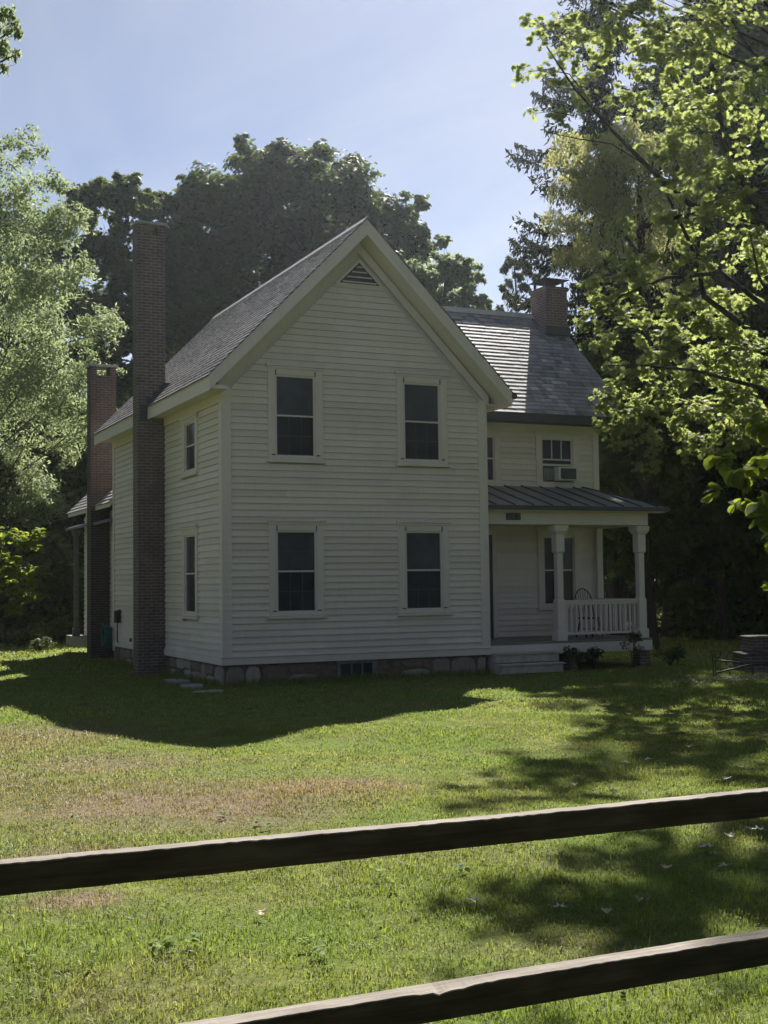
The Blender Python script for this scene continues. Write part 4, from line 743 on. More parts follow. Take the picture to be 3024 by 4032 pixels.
# flagstones by the left corner
for k, (x, y, w, l, a) in enumerate(((-.62, -1.05, .62, .42, .3), (-.55, .3, .5, .7, -.2), (-.45, 1.6, .45, .8, .1))):
    pts = []
    for q in range(9):
        th = 2 * math.pi * q / 9 + .3; r_ = (abs(math.cos(th)) ** 3 + abs(math.sin(th)) ** 3) ** (-1 / 3) * random.uniform(.85, 1)
        px, py = r_ * w / 2 * math.cos(th), r_ * l / 2 * math.sin(th); pts.append((x + px * math.cos(a) - py * math.sin(a), y + px * math.sin(a) + py * math.cos(a)))
    m = MB(); m.prism([(p, q, -.04) for p, q in pts], [(p, q, .035 + .01 * k) for p, q in pts])
    tag(bevel(m.build('flagstone', M['slab'], None, origin=(x, y, 0)), .012), ['pale grey flagstone lying off the house corner', 'grey flagstone beside the left foundation near the corner', 'grey flagstone at the foot of the tall chimney'][k], 'flagstone', 'flagstones along the left foundation')
# ------------------------------------------------------------------ ground
def gz(x, y):
    """height of the lawn"""
    x = np.asarray(x, float); y = np.asarray(y, float)
    b = np.where(y < 0, -.012 * y, 0.0)
    b = np.minimum(b, .5)
    near = np.clip((-y - 2) / 6, 0, 1)
    return b + near * (.035 * np.sin(x * .9 + 1.3) * np.cos(y * .7) + .02 * np.sin(x * 2.1 + y * 1.7))
def ground_sheet():
    def axis(lo, hi, a, b, step, far):
        core = np.arange(a, b + 1e-6, step); l = a - np.geomspace(step, a - lo, far)[::1]; r = b + np.geomspace(step, hi - b, far)
        return np.concatenate([l[::-1], core, r])
    xs = axis(-400, 400, -14, 22, .5, 16); ys = axis(-400, 500, -26, 20, .5, 16)
    X, Y = np.meshgrid(xs, ys); Z = gz(X, Y)
    V = np.stack([X, Y, Z], -1).reshape(-1, 3); nx, ny = len(xs), len(ys)
    i = (np.arange(ny - 1)[:, None] * nx + np.arange(nx - 1)[None]).ravel()
    F = np.stack([i, i + 1, i + nx + 1, i + nx], 1)
    o = np_mesh('lawn', V, F, np.full(len(F), .5), M['ground']); tag(o, 'mown lawn with dry tan patches and tree shade', None, None, 'structure'); o['category'] = 'lawn'
    o.data.polygons.foreach_set('use_smooth', [True] * len(F)); return o
ground_sheet()

CAM = Vector((-7.42230978, -23.38990365, 1.98844906)); CR = Vector((0.9074106, -0.42005681, -0.01258075)); CU = Vector((-0.01151222, -0.05477196, 0.99843252)); CD = Vector((0.42008745, 0.90584343, 0.05453644))
FWD = np.array([CD.x, CD.y]); FWD = FWD / np.linalg.norm(FWD); SIDE = np.array([FWD[1], -FWD[0]])
def blocked(x, y):
    ins = lambda a, b, c, d: (x > a) & (x < c) & (y > b) & (y < d)
    return ins(-.03, -.05, W, DEP) | ins(W, -.45, 10.3, 7.3) | ins(-.65, 4.15, .02, 4.65) | ins(.2, 9, 5.3, 14.6) | ins(-.30, 10.95, .3, 11.55) | ins(-.95, -1.3, -.25, -.8)
def grass():
    Vs, Fs, Ts = [], [], []; n0 = 0
    #        depth range, blades per m2, length, width
    for d0, d1, dens, ln, wd in ((3.4, 5.5, 4200, .046, .0038), (5.5, 8, 3200, .045, .0044), (8, 12, 2300, .042, .0054), (12, 18, 1250, .042, .0080), (18, 28, 420, .05, .015), (28, 46, 60, .08, .035)):
        hw = lambda d: .335 * d + 1.2
        area = (hw(d0) + hw(d1)) * (d1 - d0); n = int(area * dens)
        d = np.sqrt(RNG.uniform(d0 ** 2, d1 ** 2, n)); s = RNG.uniform(-1, 1, n) * hw(d)
        x = CAM.x + FWD[0] * d + SIDE[0] * s; y = CAM.y + FWD[1] * d + SIDE[1] * s
        # tufts: pull blades toward random clump centres
        q = n // 9; j = RNG.integers(0, q, n - q); sg = .018 + .004 * d0
        x[q:] = x[j] + RNG.normal(0, 1, n - q) * sg; y[q:] = y[j] + RNG.normal(0, 1, n - q) * sg
        k = ~blocked(x, y); x, y = x[k], y[k]; n = len(x)
        patch = .5 + .5 * np.sin(x * 1.7 + 2 * np.sin(y * .9)) * np.sin(y * 1.3 + 1.5 * np.sin(x * 1.1))
        L = ln * RNG.uniform(.45, 1.25, n) * (.75 + .5 * patch); L[RNG.random(n) < .012] *= 1.9
        w = wd * RNG.uniform(.6, 1.3, n); a = RNG.uniform(0, 2 * np.pi, n); lean = RNG.uniform(.15, 1.25, n)
        z = gz(x, y) - .006
        dx, dy = np.cos(a), np.sin(a); px, py = -dy, dx
        base = np.stack([x, y, z], 1); up = np.array([0, 0, 1.])
        D = np.stack([dx, dy, 0 * dx], 1); Pp = np.stack([px, py, 0 * px], 1)
        b0 = base - Pp * w[:, None] / 2; b1 = base + Pp * w[:, None] / 2
        mid = base + D * (L * .35 * lean)[:, None] + up * (L * .62)[:, None]
        m0 = mid - Pp * w[:, None] * .42; m1 = mid + Pp * w[:, None] * .42
        tip = base + D * (L * .95 * lean)[:, None] + up * (L * (1.05 - .38 * lean))[:, None]
        V = np.stack([b0, b1, m1, m0, tip], 1).reshape(-1, 3)
        i = n0 + 5 * np.arange(n)
        F = np.concatenate([np.stack([i, i + 1, i + 2, i], 1)[:, :3], np.stack([i, i + 2, i + 3], 1), np.stack([i + 3, i + 2, i + 4], 1)])
        t = np.clip(RNG.normal(.45, .22, n), 0, 1); t[RNG.random(n) < .02] = 1
        Vs.append(V); Fs.append(F); Ts.append(np.concatenate([t, t, t])); n0 += len(V)
    # taller uncut fringe along the foundation
    n = 3200; side = RNG.random(n) < .6; q = RNG.random(n)
    x = np.where(side, q * W, -.05 - RNG.exponential(.10, n)); y = np.where(side, -.06 - RNG.exponential(.10, n), q * DEP)
    k = ~blocked(x, y); x, y = x[k], y[k]; n = len(x); L = RNG.uniform(.06, .20, n); w = RNG.uniform(.008, .016, n); a = RNG.uniform(0, 6.28, n); lean = RNG.uniform(.1, .8, n); z = gz(x, y)
    D_ = np.stack([np.cos(a), np.sin(a), 0 * a], 1); P_ = np.stack([-np.sin(a), np.cos(a), 0 * a], 1); base = np.stack([x, y, z], 1); up = np.array([0, 0, 1.])
    mid = base + D_ * (L * .3 * lean)[:, None] + up * (L * .62)[:, None]; tip = base + D_ * (L * .9 * lean)[:, None] + up * (L * (1.05 - .35 * lean))[:, None]
    Vs.append(np.stack([base - P_ * w[:, None] / 2, base + P_ * w[:, None] / 2, mid + P_ * w[:, None] * .4, mid - P_ * w[:, None] * .4, tip], 1).reshape(-1, 3)); i = n0 + 5 * np.arange(n)
    Fs.append(np.concatenate([np.stack([i, i + 1, i + 2], 1), np.stack([i, i + 2, i + 3], 1), np.stack([i + 3, i + 2, i + 4], 1)])); t = np.clip(RNG.normal(.4, .2, n), 0, 1); Ts.append(np.concatenate([t, t, t]))
    o = np_mesh('grass', np.concatenate(Vs), np.concatenate(Fs), np.concatenate(Ts), M['blades'], None, 3)
    tag(o, 'short sunlit grass of the lawn', 'grass', None, 'stuff')
    o['label'] = 'short mown grass blades growing over the whole lawn'
grass()

# ------------------------------------------------------------------ plants
LEAF = {
    'quad': np.array([(0, -.5, 0), (.34, -.08, .06), (0, .5, 0), (-.34, -.08, .06)]),
    'long': np.array([(0, -.5, 0), (.17, -.05, .03), (0, .5, 0), (-.17, -.05, .03)]),
    'needle': np.array([(-.07, -.5, 0), (.07, -.5, 0), (.05, .5, 0), (-.05, .5, 0)]),
    'maple': np.array([(0, -.46, 0), (.20, -.40, .03), (.16, -.22, 0), (.50, -.16, .07), (.26, .04, 0), (.36, .30, .05), (.12, .22, 0), (0, .54, -.05),
                       (-.12, .22, 0), (-.36, .30, .05), (-.26, .04, 0), (-.50, -.16, .07), (-.16, -.22, 0), (-.20, -.40, .03)]),
    'round': np.array([(0, -.5, 0), (.25, -.38, .03), (.42, -.1, .06), (.36, .2, .04), (0, .5, -.06), (-.36, .2, .04), (-.42, -.1, .06), (-.25, -.38, .03)]),
}
def unit(v): return v / np.maximum(1e-9, np.linalg.norm(v, axis=1, keepdims=True))
def leaves(C, nrm, axis, size, tint, shape='quad'):
    S = LEAF[shape]; k = len(S); n = len(C)
    nrm = unit(nrm); axis = axis - nrm * np.sum(axis * nrm, 1, keepdims=True); axis = unit(axis); side = np.cross(axis, nrm)
    V = C[:, None] + size[:, None, None] * (S[None, :, 0, None] * side[:, None] + S[None, :, 1, None] * axis[:, None] + S[None, :, 2, None] * nrm[:, None])
    F = (np.arange(n) * k)[:, None] + np.arange(k)[None]
    return V.reshape(-1, 3), F, tint, k
def clump_leaves(lobes, n, size, shape, sub=16, subr=.42, up=.9, droop=.2, outw=.5, flat=.75, hollow=.45, sag=.12, spread=.17):
    """lobes (m,4): centre and radius. Leaves sit along many twigs that run outward through each lobe, leaving gaps between"""
    lobes = np.asarray(lobes, float); w = lobes[:, 3] ** 2; w = w / w.sum()
    C, Nn, T = [], [], []
    for (cx, cy, cz, r), q in zip(lobes, w):
        m = max(9, int(sub * 2.4 * min(2.5, max(.6, r)))); k = int(n * q)
        d = unit(RNG.normal(size=(m, 3))); d[:, 2] *= .85
        ln = r * RNG.uniform(.62, 1.22, m); st = r * RNG.uniform(.0, .5, m); tn = RNG.normal(0, .10, m)
        off = unit(RNG.normal(size=(m, 3))) * (r * .28 * RNG.random((m, 1)))
        pick = RNG.choice(m, k, p=ln / ln.sum())
        t = RNG.random(k) ** .62
        al = st[pick] + (ln - st)[pick] * t
        P = np.array([cx, cy, cz]) + off[pick] + d[pick] * al[:, None]
        P[:, 2] -= sag * r * t ** 2
        lat = RNG.normal(0, 1, (k, 3)) * (spread * r * (1.15 - .75 * t))[:, None]; lat[:, 2] *= flat
        P = P + lat; C.append(P)
        o = unit(P - np.array([cx, cy, cz]))
        nn = RNG.normal(0, .55, (k, 3)) + o * outw; nn[:, 2] += up; Nn.append(nn)
        T.append(np.clip(RNG.normal(.45, .2, k) + tn[pick], 0, 1))
    C = np.concatenate(C); Nn = np.concatenate(Nn); T = np.concatenate(T)
    ax = RNG.normal(0, 1, (len(C), 3)); ax[:, 2] -= droop * 2
    return leaves(C, Nn, ax, size * RNG.uniform(.65, 1.3, len(C)), T, shape)
def crown(name, parts, mat, parent):
    V = []; F = []; T = []; n = 0
    for v, f, t, k in parts: V.append(v); F.append(f + n); T.append(t); n += len(v)
    return np_mesh(name, np.concatenate(V), np.concatenate(F), np.concatenate(T), M[mat], parent, parts[0][3])
def limb_path(a, b, sag=.1, n=6, wob=.06):
    a, b = Vector(a), Vector(b); L = (b - a).length; out = []
    ph = random.uniform(0, 6)
    for i in range(n + 1):
        t = i / n; p = a.lerp(b, t); p.z += sag * L * math.sin(math.pi * t)
        k = wob * L * math.sin(math.pi * t)
        p += Vector((math.sin(ph + 4 * t), math.cos(1.3 * ph + 5 * t), .5 * math.sin(2 * ph + 6 * t))) * k * .5; out.append(p)
    return out
def trunk_mesh(base, top, r0, r1, lobes, mat, parent, nl=14, lr=.35, twigs=3):
    m = MB(); base, top = Vector(base), Vector(top)
    path = limb_path(base, top, 0, 9, .03); rad = [r0 * 1.35] + [r0 + (r1 - r0) * t / 9 for t in range(1, 10)]
    m.tube(path, rad, 10)
    lob = list(lobes); random.shuffle(lob)
    for (x, y, z, r) in lob[:nl]:
        c = Vector((x, y, z)); t = min(.95, max(.18, ((z - base.z) / max(.1, top.z - base.z)) - .22)); i = t * 9
        p = path[int(i)].lerp(path[min(9, int(i) + 1)], i - int(i)); rr = max(.02, lr * (r0 + (r1 - r0) * t))
        lp = limb_path(p, c, .06, 6, .12); m.tube(lp, [rr * (1 - .8 * k / 6) for k in range(7)], 6)
        for _ in range(twigs):
            q = c + Vector((random.gauss(0, .5), random.gauss(0, .5), random.gauss(0, .45))) * r
            s = lp[random.randint(3, 5)]; m.tube(limb_path(s, q, .03, 4, .12), [rr * .35, rr * .28, rr * .2, rr * .12, rr * .06], 5)
    return m.build('trunk', M[mat], parent, smooth=True)
def broadleaf(name, label, base, top, r0, lobes, n, size, leaf, bark='barkdark', shape='quad', group=None, nl=14, lr=.22, **k):
    t = tag(empty(name, base), label, 'tree', group)
    trunk_mesh(base, top, r0, r0 * .3, lobes, bark, t, nl, lr)
    crown('crown', [clump_leaves(lobes, n, size, shape, **k)], leaf, t)
    return t

D = DATA
broadleaf('ash_tree', 'tall feathery pale green tree left of the chimneys', D['ash_base'], D['ash_top'], .32, D['ash'], 50000, .165, 'L_ash', shape='long', droop=.5, up=.7, sub=14, spread=.18, nl=14, lr=.14)
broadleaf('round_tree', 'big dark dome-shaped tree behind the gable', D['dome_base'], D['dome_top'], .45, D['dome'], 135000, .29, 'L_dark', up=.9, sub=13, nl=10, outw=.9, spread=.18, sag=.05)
broadleaf('broadleaf_tree', 'mid green tree between the tall chimney and the big dome-shaped tree', D['mid_base'], D['mid_top'], .3, D['mid'], 52000, .29, 'L_dark', up=.9, nl=10, sub=9, spread=.14)
broadleaf('broadleaf_tree', 'small light green tree behind the wing ridge beside the sky gap', D['small_base'], D['small_top'], .2, D['small'], 22000, .19, 'L_ash', up=.9, nl=10, sub=14)
broadleaf('sapling', 'low leafy sapling with sunlit layered branches at the left edge', D['sap_base'], D['sap_top'], .07, D['sap'], 2600, .13, 'L_bright', shape='quad', flat=.35, up=1.4, nl=9)
# branch that hangs in from a tree standing outside the picture
broadleaf('overhanging_tree', 'tree outside the left edge with one leafy branch tip hanging into the sky', D['over_base'], D['over_top'], .3, D['over'], 9000, .10, 'L_ash', shape='long', droop=1.2, up=.5, nl=12, sub=12)
# the maple at the right
mp = tag(empty('maple_tree', D['maple_base']), 'large yellow-green maple spreading in from the right edge', 'tree')
tm = MB()
for path, r0, r1 in D['maple_limbs']: 
    n = len(path); tm.tube(path, [r0 + (r1 - r0) * i / (n - 1) for i in range(n)], 8)
tm2 = trunk_mesh(D['maple_base'], D['maple_top'], .36, .12, D['maple_hi'], 'barkdark', mp, 26, .2)
tm.build('limb', M['barkdark'], mp, smooth=True)
crown('crown', [clump_leaves(D['maple'], 16000, .122, 'maple', sub=9, up=1.0, flat=.35, droop=.5, spread=.16, sag=.2), clump_leaves(D['maple_hi'], 14500, .21, 'maple', sub=12, up=1.2, flat=.5)], 'L_maple', mp)
broadleaf('broadleaf_tree', 'unseen broad tree added outside the right edge to shade the porch', D['right_base'], D['right_top'], .3, D['right'], 15000, .30, 'L_dark', up=.9, nl=14)  # added out of view, blocks sky light from the porch side
broadleaf('broadleaf_tree', 'unseen broad tree added outside the left edge to block sky light', D['left_base'], D['left_top'], .3, D['left'], 15000, .28, 'L_dark', up=.9, nl=14)  # added out of view, dims the left wall and rear porch
# near branch with round leaves
ns = tag(empty('round_leaved_sapling', D['near_base']), 'nearest sapling with large round bright leaves at the right edge', 'tree')
trunk_mesh(D['near_base'], D['near_top'], .045, .02, D['near'], 'bark', ns, 9, .5)
crown('crown', [clump_leaves(D['near'], 520, .135, 'round', sub=8, up=1.0, flat=.5, droop=.4, spread=.3)], 'L_bright', ns)

# spruce: whorls of branches that dip and lift, curtains of hanging twigs
def spruce(base, h, rad, label, n=46, name='spruce_tree', dens=1.0, zmin=.06):
    base = Vector(base); t = tag(empty(name, base), label, 'tree')
    m = MB(); m.tube([base, base + Vector((.1, 0, h * .5)), base + Vector((0, .1, h))], [.32, .2, .02], 9)
    C, A, S, T = [], [], [], []
    for k in range(n):
        f = zmin + (1 - zmin) * (k + random.random() * .6) / n; z = h * f
        for b in range(4):
            L = rad * (1 - f) ** .6 * random.uniform(.65, 1.1) + .3; a = random.uniform(0, 2 * math.pi); pts = []
            for i in range(9):
                s = i / 8; pts.append(base + Vector((math.cos(a) * L * s, math.sin(a) * L * s, z - L * .34 * math.sin(s * 2.3) + .10 * L * s * s)))
            m.tube(pts, [.045 * (1 - .85 * i / 8) for i in range(9)], 4, cap=False)
            nn = int(L * 95 * dens)
            for _ in range(nn):
                s = random.random() ** .7; i = s * 8; p = pts[int(i)].lerp(pts[min(8, int(i) + 1)], i - int(i))
                lat = random.gauss(0, .22 * (.4 + L * .18)); hang = random.random() ** 1.5 * (.75 if random.random() < .5 else .28)
                C.append((p.x - math.sin(a) * lat, p.y + math.cos(a) * lat, p.z - hang * .8 + random.uniform(-.03, .05)))
                A.append((math.cos(a) * .35 + random.gauss(0, .35), math.sin(a) * .35 + random.gauss(0, .35), -1.0 if hang > .12 else random.uniform(-.5, .3)))
                S.append(random.uniform(.18, .36)); T.append(min(1, max(0, random.gauss(.45, .22))))
    m.build('trunk', M['barkdark'], t, smooth=True)
    nC = len(C); crown('crown', [leaves(np.array(C), RNG.normal(size=(nC, 3)), np.array(A), np.array(S), np.array(T), 'long')], 'L_spruce', t)
    return t
spruce(D['spruce_base'], D['spruce_h'], 7.6, 'very tall dark spruce with drooping boughs behind the wing', 50)
spruce(D['spruce2_base'], 21, 4.6, 'dark spruce partly hidden behind the maple at the right', 34)
# weeping tree: long hanging strands
wt = tag(empty('weeping_tree', D['weep_base']), 'olive green weeping tree with hanging fronds between spruce and maple', 'tree')
trunk_mesh(D['weep_base'], D['weep_top'], .22, .08, D['weep'], 'barkdark', wt, 14)
C, A, S, T = [], [], [], []
for (x, y, z, r) in D['weep']:
    for _ in range(int(75 * r * r) + 34):
        a = random.uniform(0, 2 * math.pi); q = r * math.sqrt(random.random()); top = z + r * .8 * math.sqrt(max(0, 1 - (q / r) ** 2)); L = random.uniform(.5, 1.5) * r
        px, py = x + q * math.cos(a), y + q * math.sin(a); tn = random.gauss(.5, .18)
        for i in range(int(L * 22)):
            C.append((px + random.gauss(0, .05), py + random.gauss(0, .05), top - i / 22)); A.append((random.gauss(0, .45), random.gauss(0, .45), -1)); S.append(random.uniform(.09, .17)); T.append(min(1, max(0, tn + random.gauss(0, .15))))
nC = len(C); crown('crown', [leaves(np.array(C), RNG.normal(size=(nC, 3)), np.array(A), np.array(S), np.array(T), 'long')], 'L_weep', wt)
# thin pine in the sky gap
pt = tag(empty('pine_tree', D['pine_base']), 'thin airy pine standing alone in the sky gap left of the wing chimney', 'tree')
trunk_mesh(D['pine_base'], D['pine_top'], .15, .03, D['pine'], 'bark', pt, 20, .35, 4)
crown('crown', [clump_leaves(D['pine'], 9000, .22, 'needle', sub=9, up=.5, outw=1.2, droop=-.8, flat=.5, spread=.12)], 'L_pine', pt)
# dark trees of the wood at the right and behind the left tree
for k, (b, tp, lob, lab) in enumerate(D['woods']):
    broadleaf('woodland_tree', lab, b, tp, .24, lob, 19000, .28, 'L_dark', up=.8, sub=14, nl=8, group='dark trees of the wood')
# the far wood: one mass
def far_wood():
    n = 60000; a = RNG.uniform(R(-28), R(80), n); d = RNG.uniform(72, 96, n)
    x = CAM.x + np.sin(a) * d; y = CAM.y + np.cos(a) * d
    top = 10.5 + 2.0 * np.sin(a * 31) + 1.2 * np.sin(a * 67 + 1) + .8 * np.sin(a * 140)
    z = RNG.random(n) ** .8 * top
    C = np.stack([x, y, z], 1); Nn = RNG.normal(0, .6, (n, 3)) + np.array([-.3, -.6, .7]); ax = RNG.normal(size=(n, 3))
    tag(crown('far_wood', [leaves(C, Nn, ax, RNG.uniform(.5, 1.1, n), np.clip(RNG.normal(.4, .2, n), 0, 1), 'quad')], 'L_dark', None), 'far wood closing off the view behind the house', 'wood', None, 'stuff')
far_wood()
# undergrowth that closes the view under the trees, and an unseen wood added behind the viewer to cut sky light
def bank(name, a0, a1, d0, d1, h, n, sz, label, mat='L_dark'):
    a = RNG.uniform(R(a0), R(a1), n); d = RNG.uniform(d0, d1, n); x = CAM.x + np.sin(a) * d; y = CAM.y + np.cos(a) * d
    hh = h * (.75 + .25 * np.sin(a * 45) + .15 * np.sin(a * 103 + 2)); z = -.3 + RNG.random(n) ** .8 * hh
    ok = ~blocked(x, y)
    C = np.stack([x, y, z], 1)[ok]; n = len(C); Nn = RNG.normal(0, .6, (n, 3)); Nn[:, 2] += .6
    tag(crown(name, [leaves(C, Nn, RNG.normal(size=(n, 3)), RNG.uniform(.6, 1.3, n) * sz, np.clip(RNG.normal(.35, .2, n), 0, 1), 'quad')], mat, None), label, 'undergrowth' if name == 'undergrowth' else 'wood', None, 'stuff')
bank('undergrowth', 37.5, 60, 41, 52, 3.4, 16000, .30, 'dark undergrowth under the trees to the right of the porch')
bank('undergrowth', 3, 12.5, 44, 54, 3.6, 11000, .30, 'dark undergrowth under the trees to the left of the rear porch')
bank('unseen_shade_wood', 78, 292, 21, 31, 13.5, 22000, .95, 'unseen wood added behind the viewer to shade the front', 'L_spruce')
# shrubs
def shrub(loc, r, h, n, size, label, mat='L_shrub', name='shrub', shape='quad', group=None):
    t = tag(empty(name, loc), label, 'shrub', group); lob = []
    for _ in range(7):
        a = random.uniform(0, 6.28); q = r * .55 * random.random() ** .5
        lob.append((loc[0] + q * math.cos(a), loc[1] + q * math.sin(a), loc[2] + h * random.uniform(.4, .75), min(r, h) * random.uniform(.32, .5)))
    m = MB()
    for l in lob: m.tube(limb_path(loc, l[:3], .1, 4, .1), [.014, .012, .009, .006, .004], 5)
    m.build('stem', M['bark'], t); crown('foliage', [clump_leaves(lob, n, size, shape, sub=9, spread=.25, up=1)], mat, t)
    return t
for a in D['shrubs']: shrub(*a)
# pale ground cover at the edge of the lawn by the bench
n = 900; x = RNG.normal(8.7, .75, n); y = RNG.normal(-4.6, .28, n); C = np.stack([x, y, gz(x, y) + RNG.uniform(.01, .09, n)], 1)
Nn = RNG.normal(0, .5, (n, 3)); Nn[:, 2] += 1.2
tag(crown('ground_cover', [leaves(C, Nn, RNG.normal(size=(n, 3)), RNG.uniform(.03, .075, n), RNG.random(n), 'quad')], 'L_pale', None), 'pale low ground cover in front of the iron bench', 'ground cover', None, 'stuff')
# broad-leaved weeds in the near lawn
for k, (x, y, s, lab) in enumerate(D['weeds']):
    z = float(gz(x, y)); n = 9 + k % 5; a = RNG.uniform(0, 6.28, n); r = RNG.uniform(.2, .8, n) * s
    C = np.stack([x + r * np.cos(a), y + r * np.sin(a), z + RNG.uniform(.025, .075, n)], 1); ax = np.stack([np.cos(a), np.sin(a), RNG.uniform(.0, .6, n)], 1)
    Nn = RNG.normal(0, .25, (n, 3)); Nn[:, 2] += 1
    o = tag(crown('weed', [leaves(C, Nn, ax, RNG.uniform(.5, 1.0, n) * s * .8, RNG.random(n), 'round')], 'weed', None), lab, 'weed', 'weeds in the lawn')
# fallen leaves
for k, (x, y, s, mt, lab) in enumerate(D['fallen']):
    z = float(gz(x, y)) + .05; m = MB(); S = LEAF['maple']; a = random.uniform(0, 6.28); ca, sa = math.cos(a), math.sin(a); tl = random.uniform(.1, .35)
    pts = []
    for (u, v, w) in S:
        zz = w * 1.6 + .35 * u * u * random.uniform(.7, 1.3) + .5 * v * tl + random.uniform(-.03, .03); pts.append((x + s * (u * ca - v * sa), y + s * (u * sa + v * ca), z + s * zz))
    c = (x, y, z + .02 * s)
    for i in range(len(pts)): m.poly([c, pts[i], pts[(i + 1) % len(pts)]])
    m.tube([(x + s * .46 * sa, y - s * .46 * ca, z), (x + s * .8 * sa, y - s * .8 * ca, z + .15 * s)], .02 * s, 4)
    tag(m.build('fallen_leaf', M[mt], None, origin=(x, y, z)), lab, 'leaf', 'fallen leaves on the lawn')

# ------------------------------------------------------------------ fence in the foreground
fence = tag(empty('rail_fence', D['rail_up'][0][:2] + [.2]), 'weathered grey wooden rail fence crossing the foreground', 'fence')
def rail(p0, p1, h, t, label, notch=None):
    p0, p1 = Vector(p0), Vector(p1); d = (p1 - p0).normalized(); s = Vector((-d.y, d.x, 0)).normalized(); up = d.cross(s) * -1 if d.cross(s).z < 0 else d.cross(s)
    L = (p1 - p0).length; n = 180; me = MB(); rings = []
    ph = random.uniform(0, 9)
    for i in range(n + 1):
        q = p0 + d * (L * i / n); w = .0007 * math.sin(i * .35 + ph) + random.uniform(-.0011, .0011); b = .0022 * math.sin(i * .043 + ph)
        chip = .016 * max(0, 1 - abs(i / n - notch) / .035) * random.uniform(.4, 1) if notch else 0
        r = [q + up * b, q + s * t + up * (b + w * .5), q + s * t - up * h, q - up * (h + w * .6)]
        r[0] = q - up * chip + up * (b + w)
        e = .003
        rings.append([r[0] + s * e, r[1] - s * e, r[1] - up * e, r[2] + up * e, r[2] - s * e, r[3] + s * e, r[3] + up * e, r[0] - up * e])
    i0 = 0
    for rg in rings: me.v += [tuple(v) for v in rg]
    for i in range(n):
        for k in range(8):
            j = (k + 1) % 8; me.f.append((i * 8 + k, (i + 1) * 8 + k, (i + 1) * 8 + j, i * 8 + j)); me.t.append(.5)
    me.f.append(tuple(range(8))); me.t.append(.5); me.f.append(tuple(n * 8 + k for k in reversed(range(8)))); me.t.append(.5)
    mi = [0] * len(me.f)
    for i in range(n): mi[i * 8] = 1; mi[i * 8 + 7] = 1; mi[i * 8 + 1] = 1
    # local frame along the rail, so that the grain runs lengthwise
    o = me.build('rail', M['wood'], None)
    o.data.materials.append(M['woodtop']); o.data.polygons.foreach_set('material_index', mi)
    Rm = Matrix((d, s, d.cross(s))).transposed().to_4x4(); inv = (Matrix.Translation(p0) @ Rm).inverted()
    o.data.transform(inv); o.parent = fence
    o.matrix_basis = Matrix.Translation(p0 - world_of(fence)) @ Rm
    if label: o['label'] = label
    return o
def ext(a, b, e0, e1):
    a, b = Vector(a), Vector(b); d = (b - a).normalized(); return a - d * e0, b + d * e1
ru = ext(*D['rail_up'], .55, .55); rl = ext(*D['rail_lo'], .55, .55)
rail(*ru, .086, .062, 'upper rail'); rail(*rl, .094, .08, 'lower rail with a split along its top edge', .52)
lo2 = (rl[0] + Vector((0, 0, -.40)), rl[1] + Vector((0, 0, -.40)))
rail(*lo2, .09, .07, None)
for p in (ru[0], ru[1]):
    m = MB(); z = float(gz(p.x, p.y)); m.hexa([(p.x - .065, p.y - .065, z - .4), (p.x + .065, p.y - .065, z - .4), (p.x + .065, p.y + .065, z - .4), (p.x - .065, p.y + .065, z - .4), (p.x - .06, p.y - .06, ru[0].z + .22), (p.x + .06, p.y - .06, ru[0].z + .22), (p.x + .06, p.y + .06, ru[0].z + .22), (p.x - .06, p.y + .06, ru[0].z + .22)])
    bevel(m.build('post', M['wood'], fence), .012, 2)

# ------------------------------------------------------------------ iron bench and stone pier at the right
bx, by = 8.56, -3.89; bz = .05
bench = tag(empty('iron_bench', (bx + .4, by, bz)), 'low wrought iron bench with a scrolled arm at the lawn edge', 'bench')
U = Vector((CR.x, CR.y, 0)).normalized(); V_ = Vector((-U.y, U.x, 0)); o0 = Vector((bx, by, bz))
pt3 = lambda u, v, z: o0 + U * u + V_ * v + Vector((0, 0, z))
m = MB(); m.tube([pt3(0, 0, 0), pt3(-.01, 0, .3), pt3(-.02, 0, .44)], .014, 8)
sp_ = [pt3(.07 - .10 * math.cos(t) * (1 - t / 11), 0, .44 + .10 * math.sin(t) * (1 - t / 11)) for t in [q * .35 for q in range(24)]]
m.tube(sp_, .011, 8); m.build('arm', M['iron'], bench)
m = MB(); m.tube([pt3(.15, .42, .0), pt3(.14, .42, .30)], .013, 8)
m.tube([pt3(.78, .0, -.02), pt3(.75, .0, .10), pt3(.74, .0, .26)], .015, 8); m.tube([pt3(.40, .25, -.02), pt3(.37, .25, .10), pt3(.40, .25, .2)], .012, 8); m.tube([pt3(1.5, .3, -.02), pt3(1.5, .3, .26)], .015, 8); m.build('leg', M['iron'], bench)
m = MB(); m.tube([pt3(.15, .42, .31), pt3(.76, .02, .262)], .017, 8); m.tube([pt3(.04, 0, .09), pt3(.76, 0, .258)], .017, 8); m.tube([pt3(.76, .02, .25), pt3(1.55, .3, .25)], .015, 8)
for k in range(7): m.tube([pt3(.25 + k * .07, .36 - k * .045, .30 - .005 * k), pt3(.9 + k * .07, .42, .27)], .007, 5)
m.build('seat_frame', M['iron'], bench)
m = MB(); m.tube([pt3(.38, .5, .22), pt3(.40, .5, .40), pt3(.47, .5, .48), pt3(.6, .5, .5), pt3(.78, .5, .46), pt3(.95, .5, .49), pt3(1.1, .5, .44), pt3(1.5, .5, .42)], .011, 7); m.build('back', M['iron'], bench)
px, py = 10.95, -2.75
pier = tag(empty('brick_pier', (px, py, 0)), 'low two-stepped brick and stone pier behind the iron bench', 'pier')
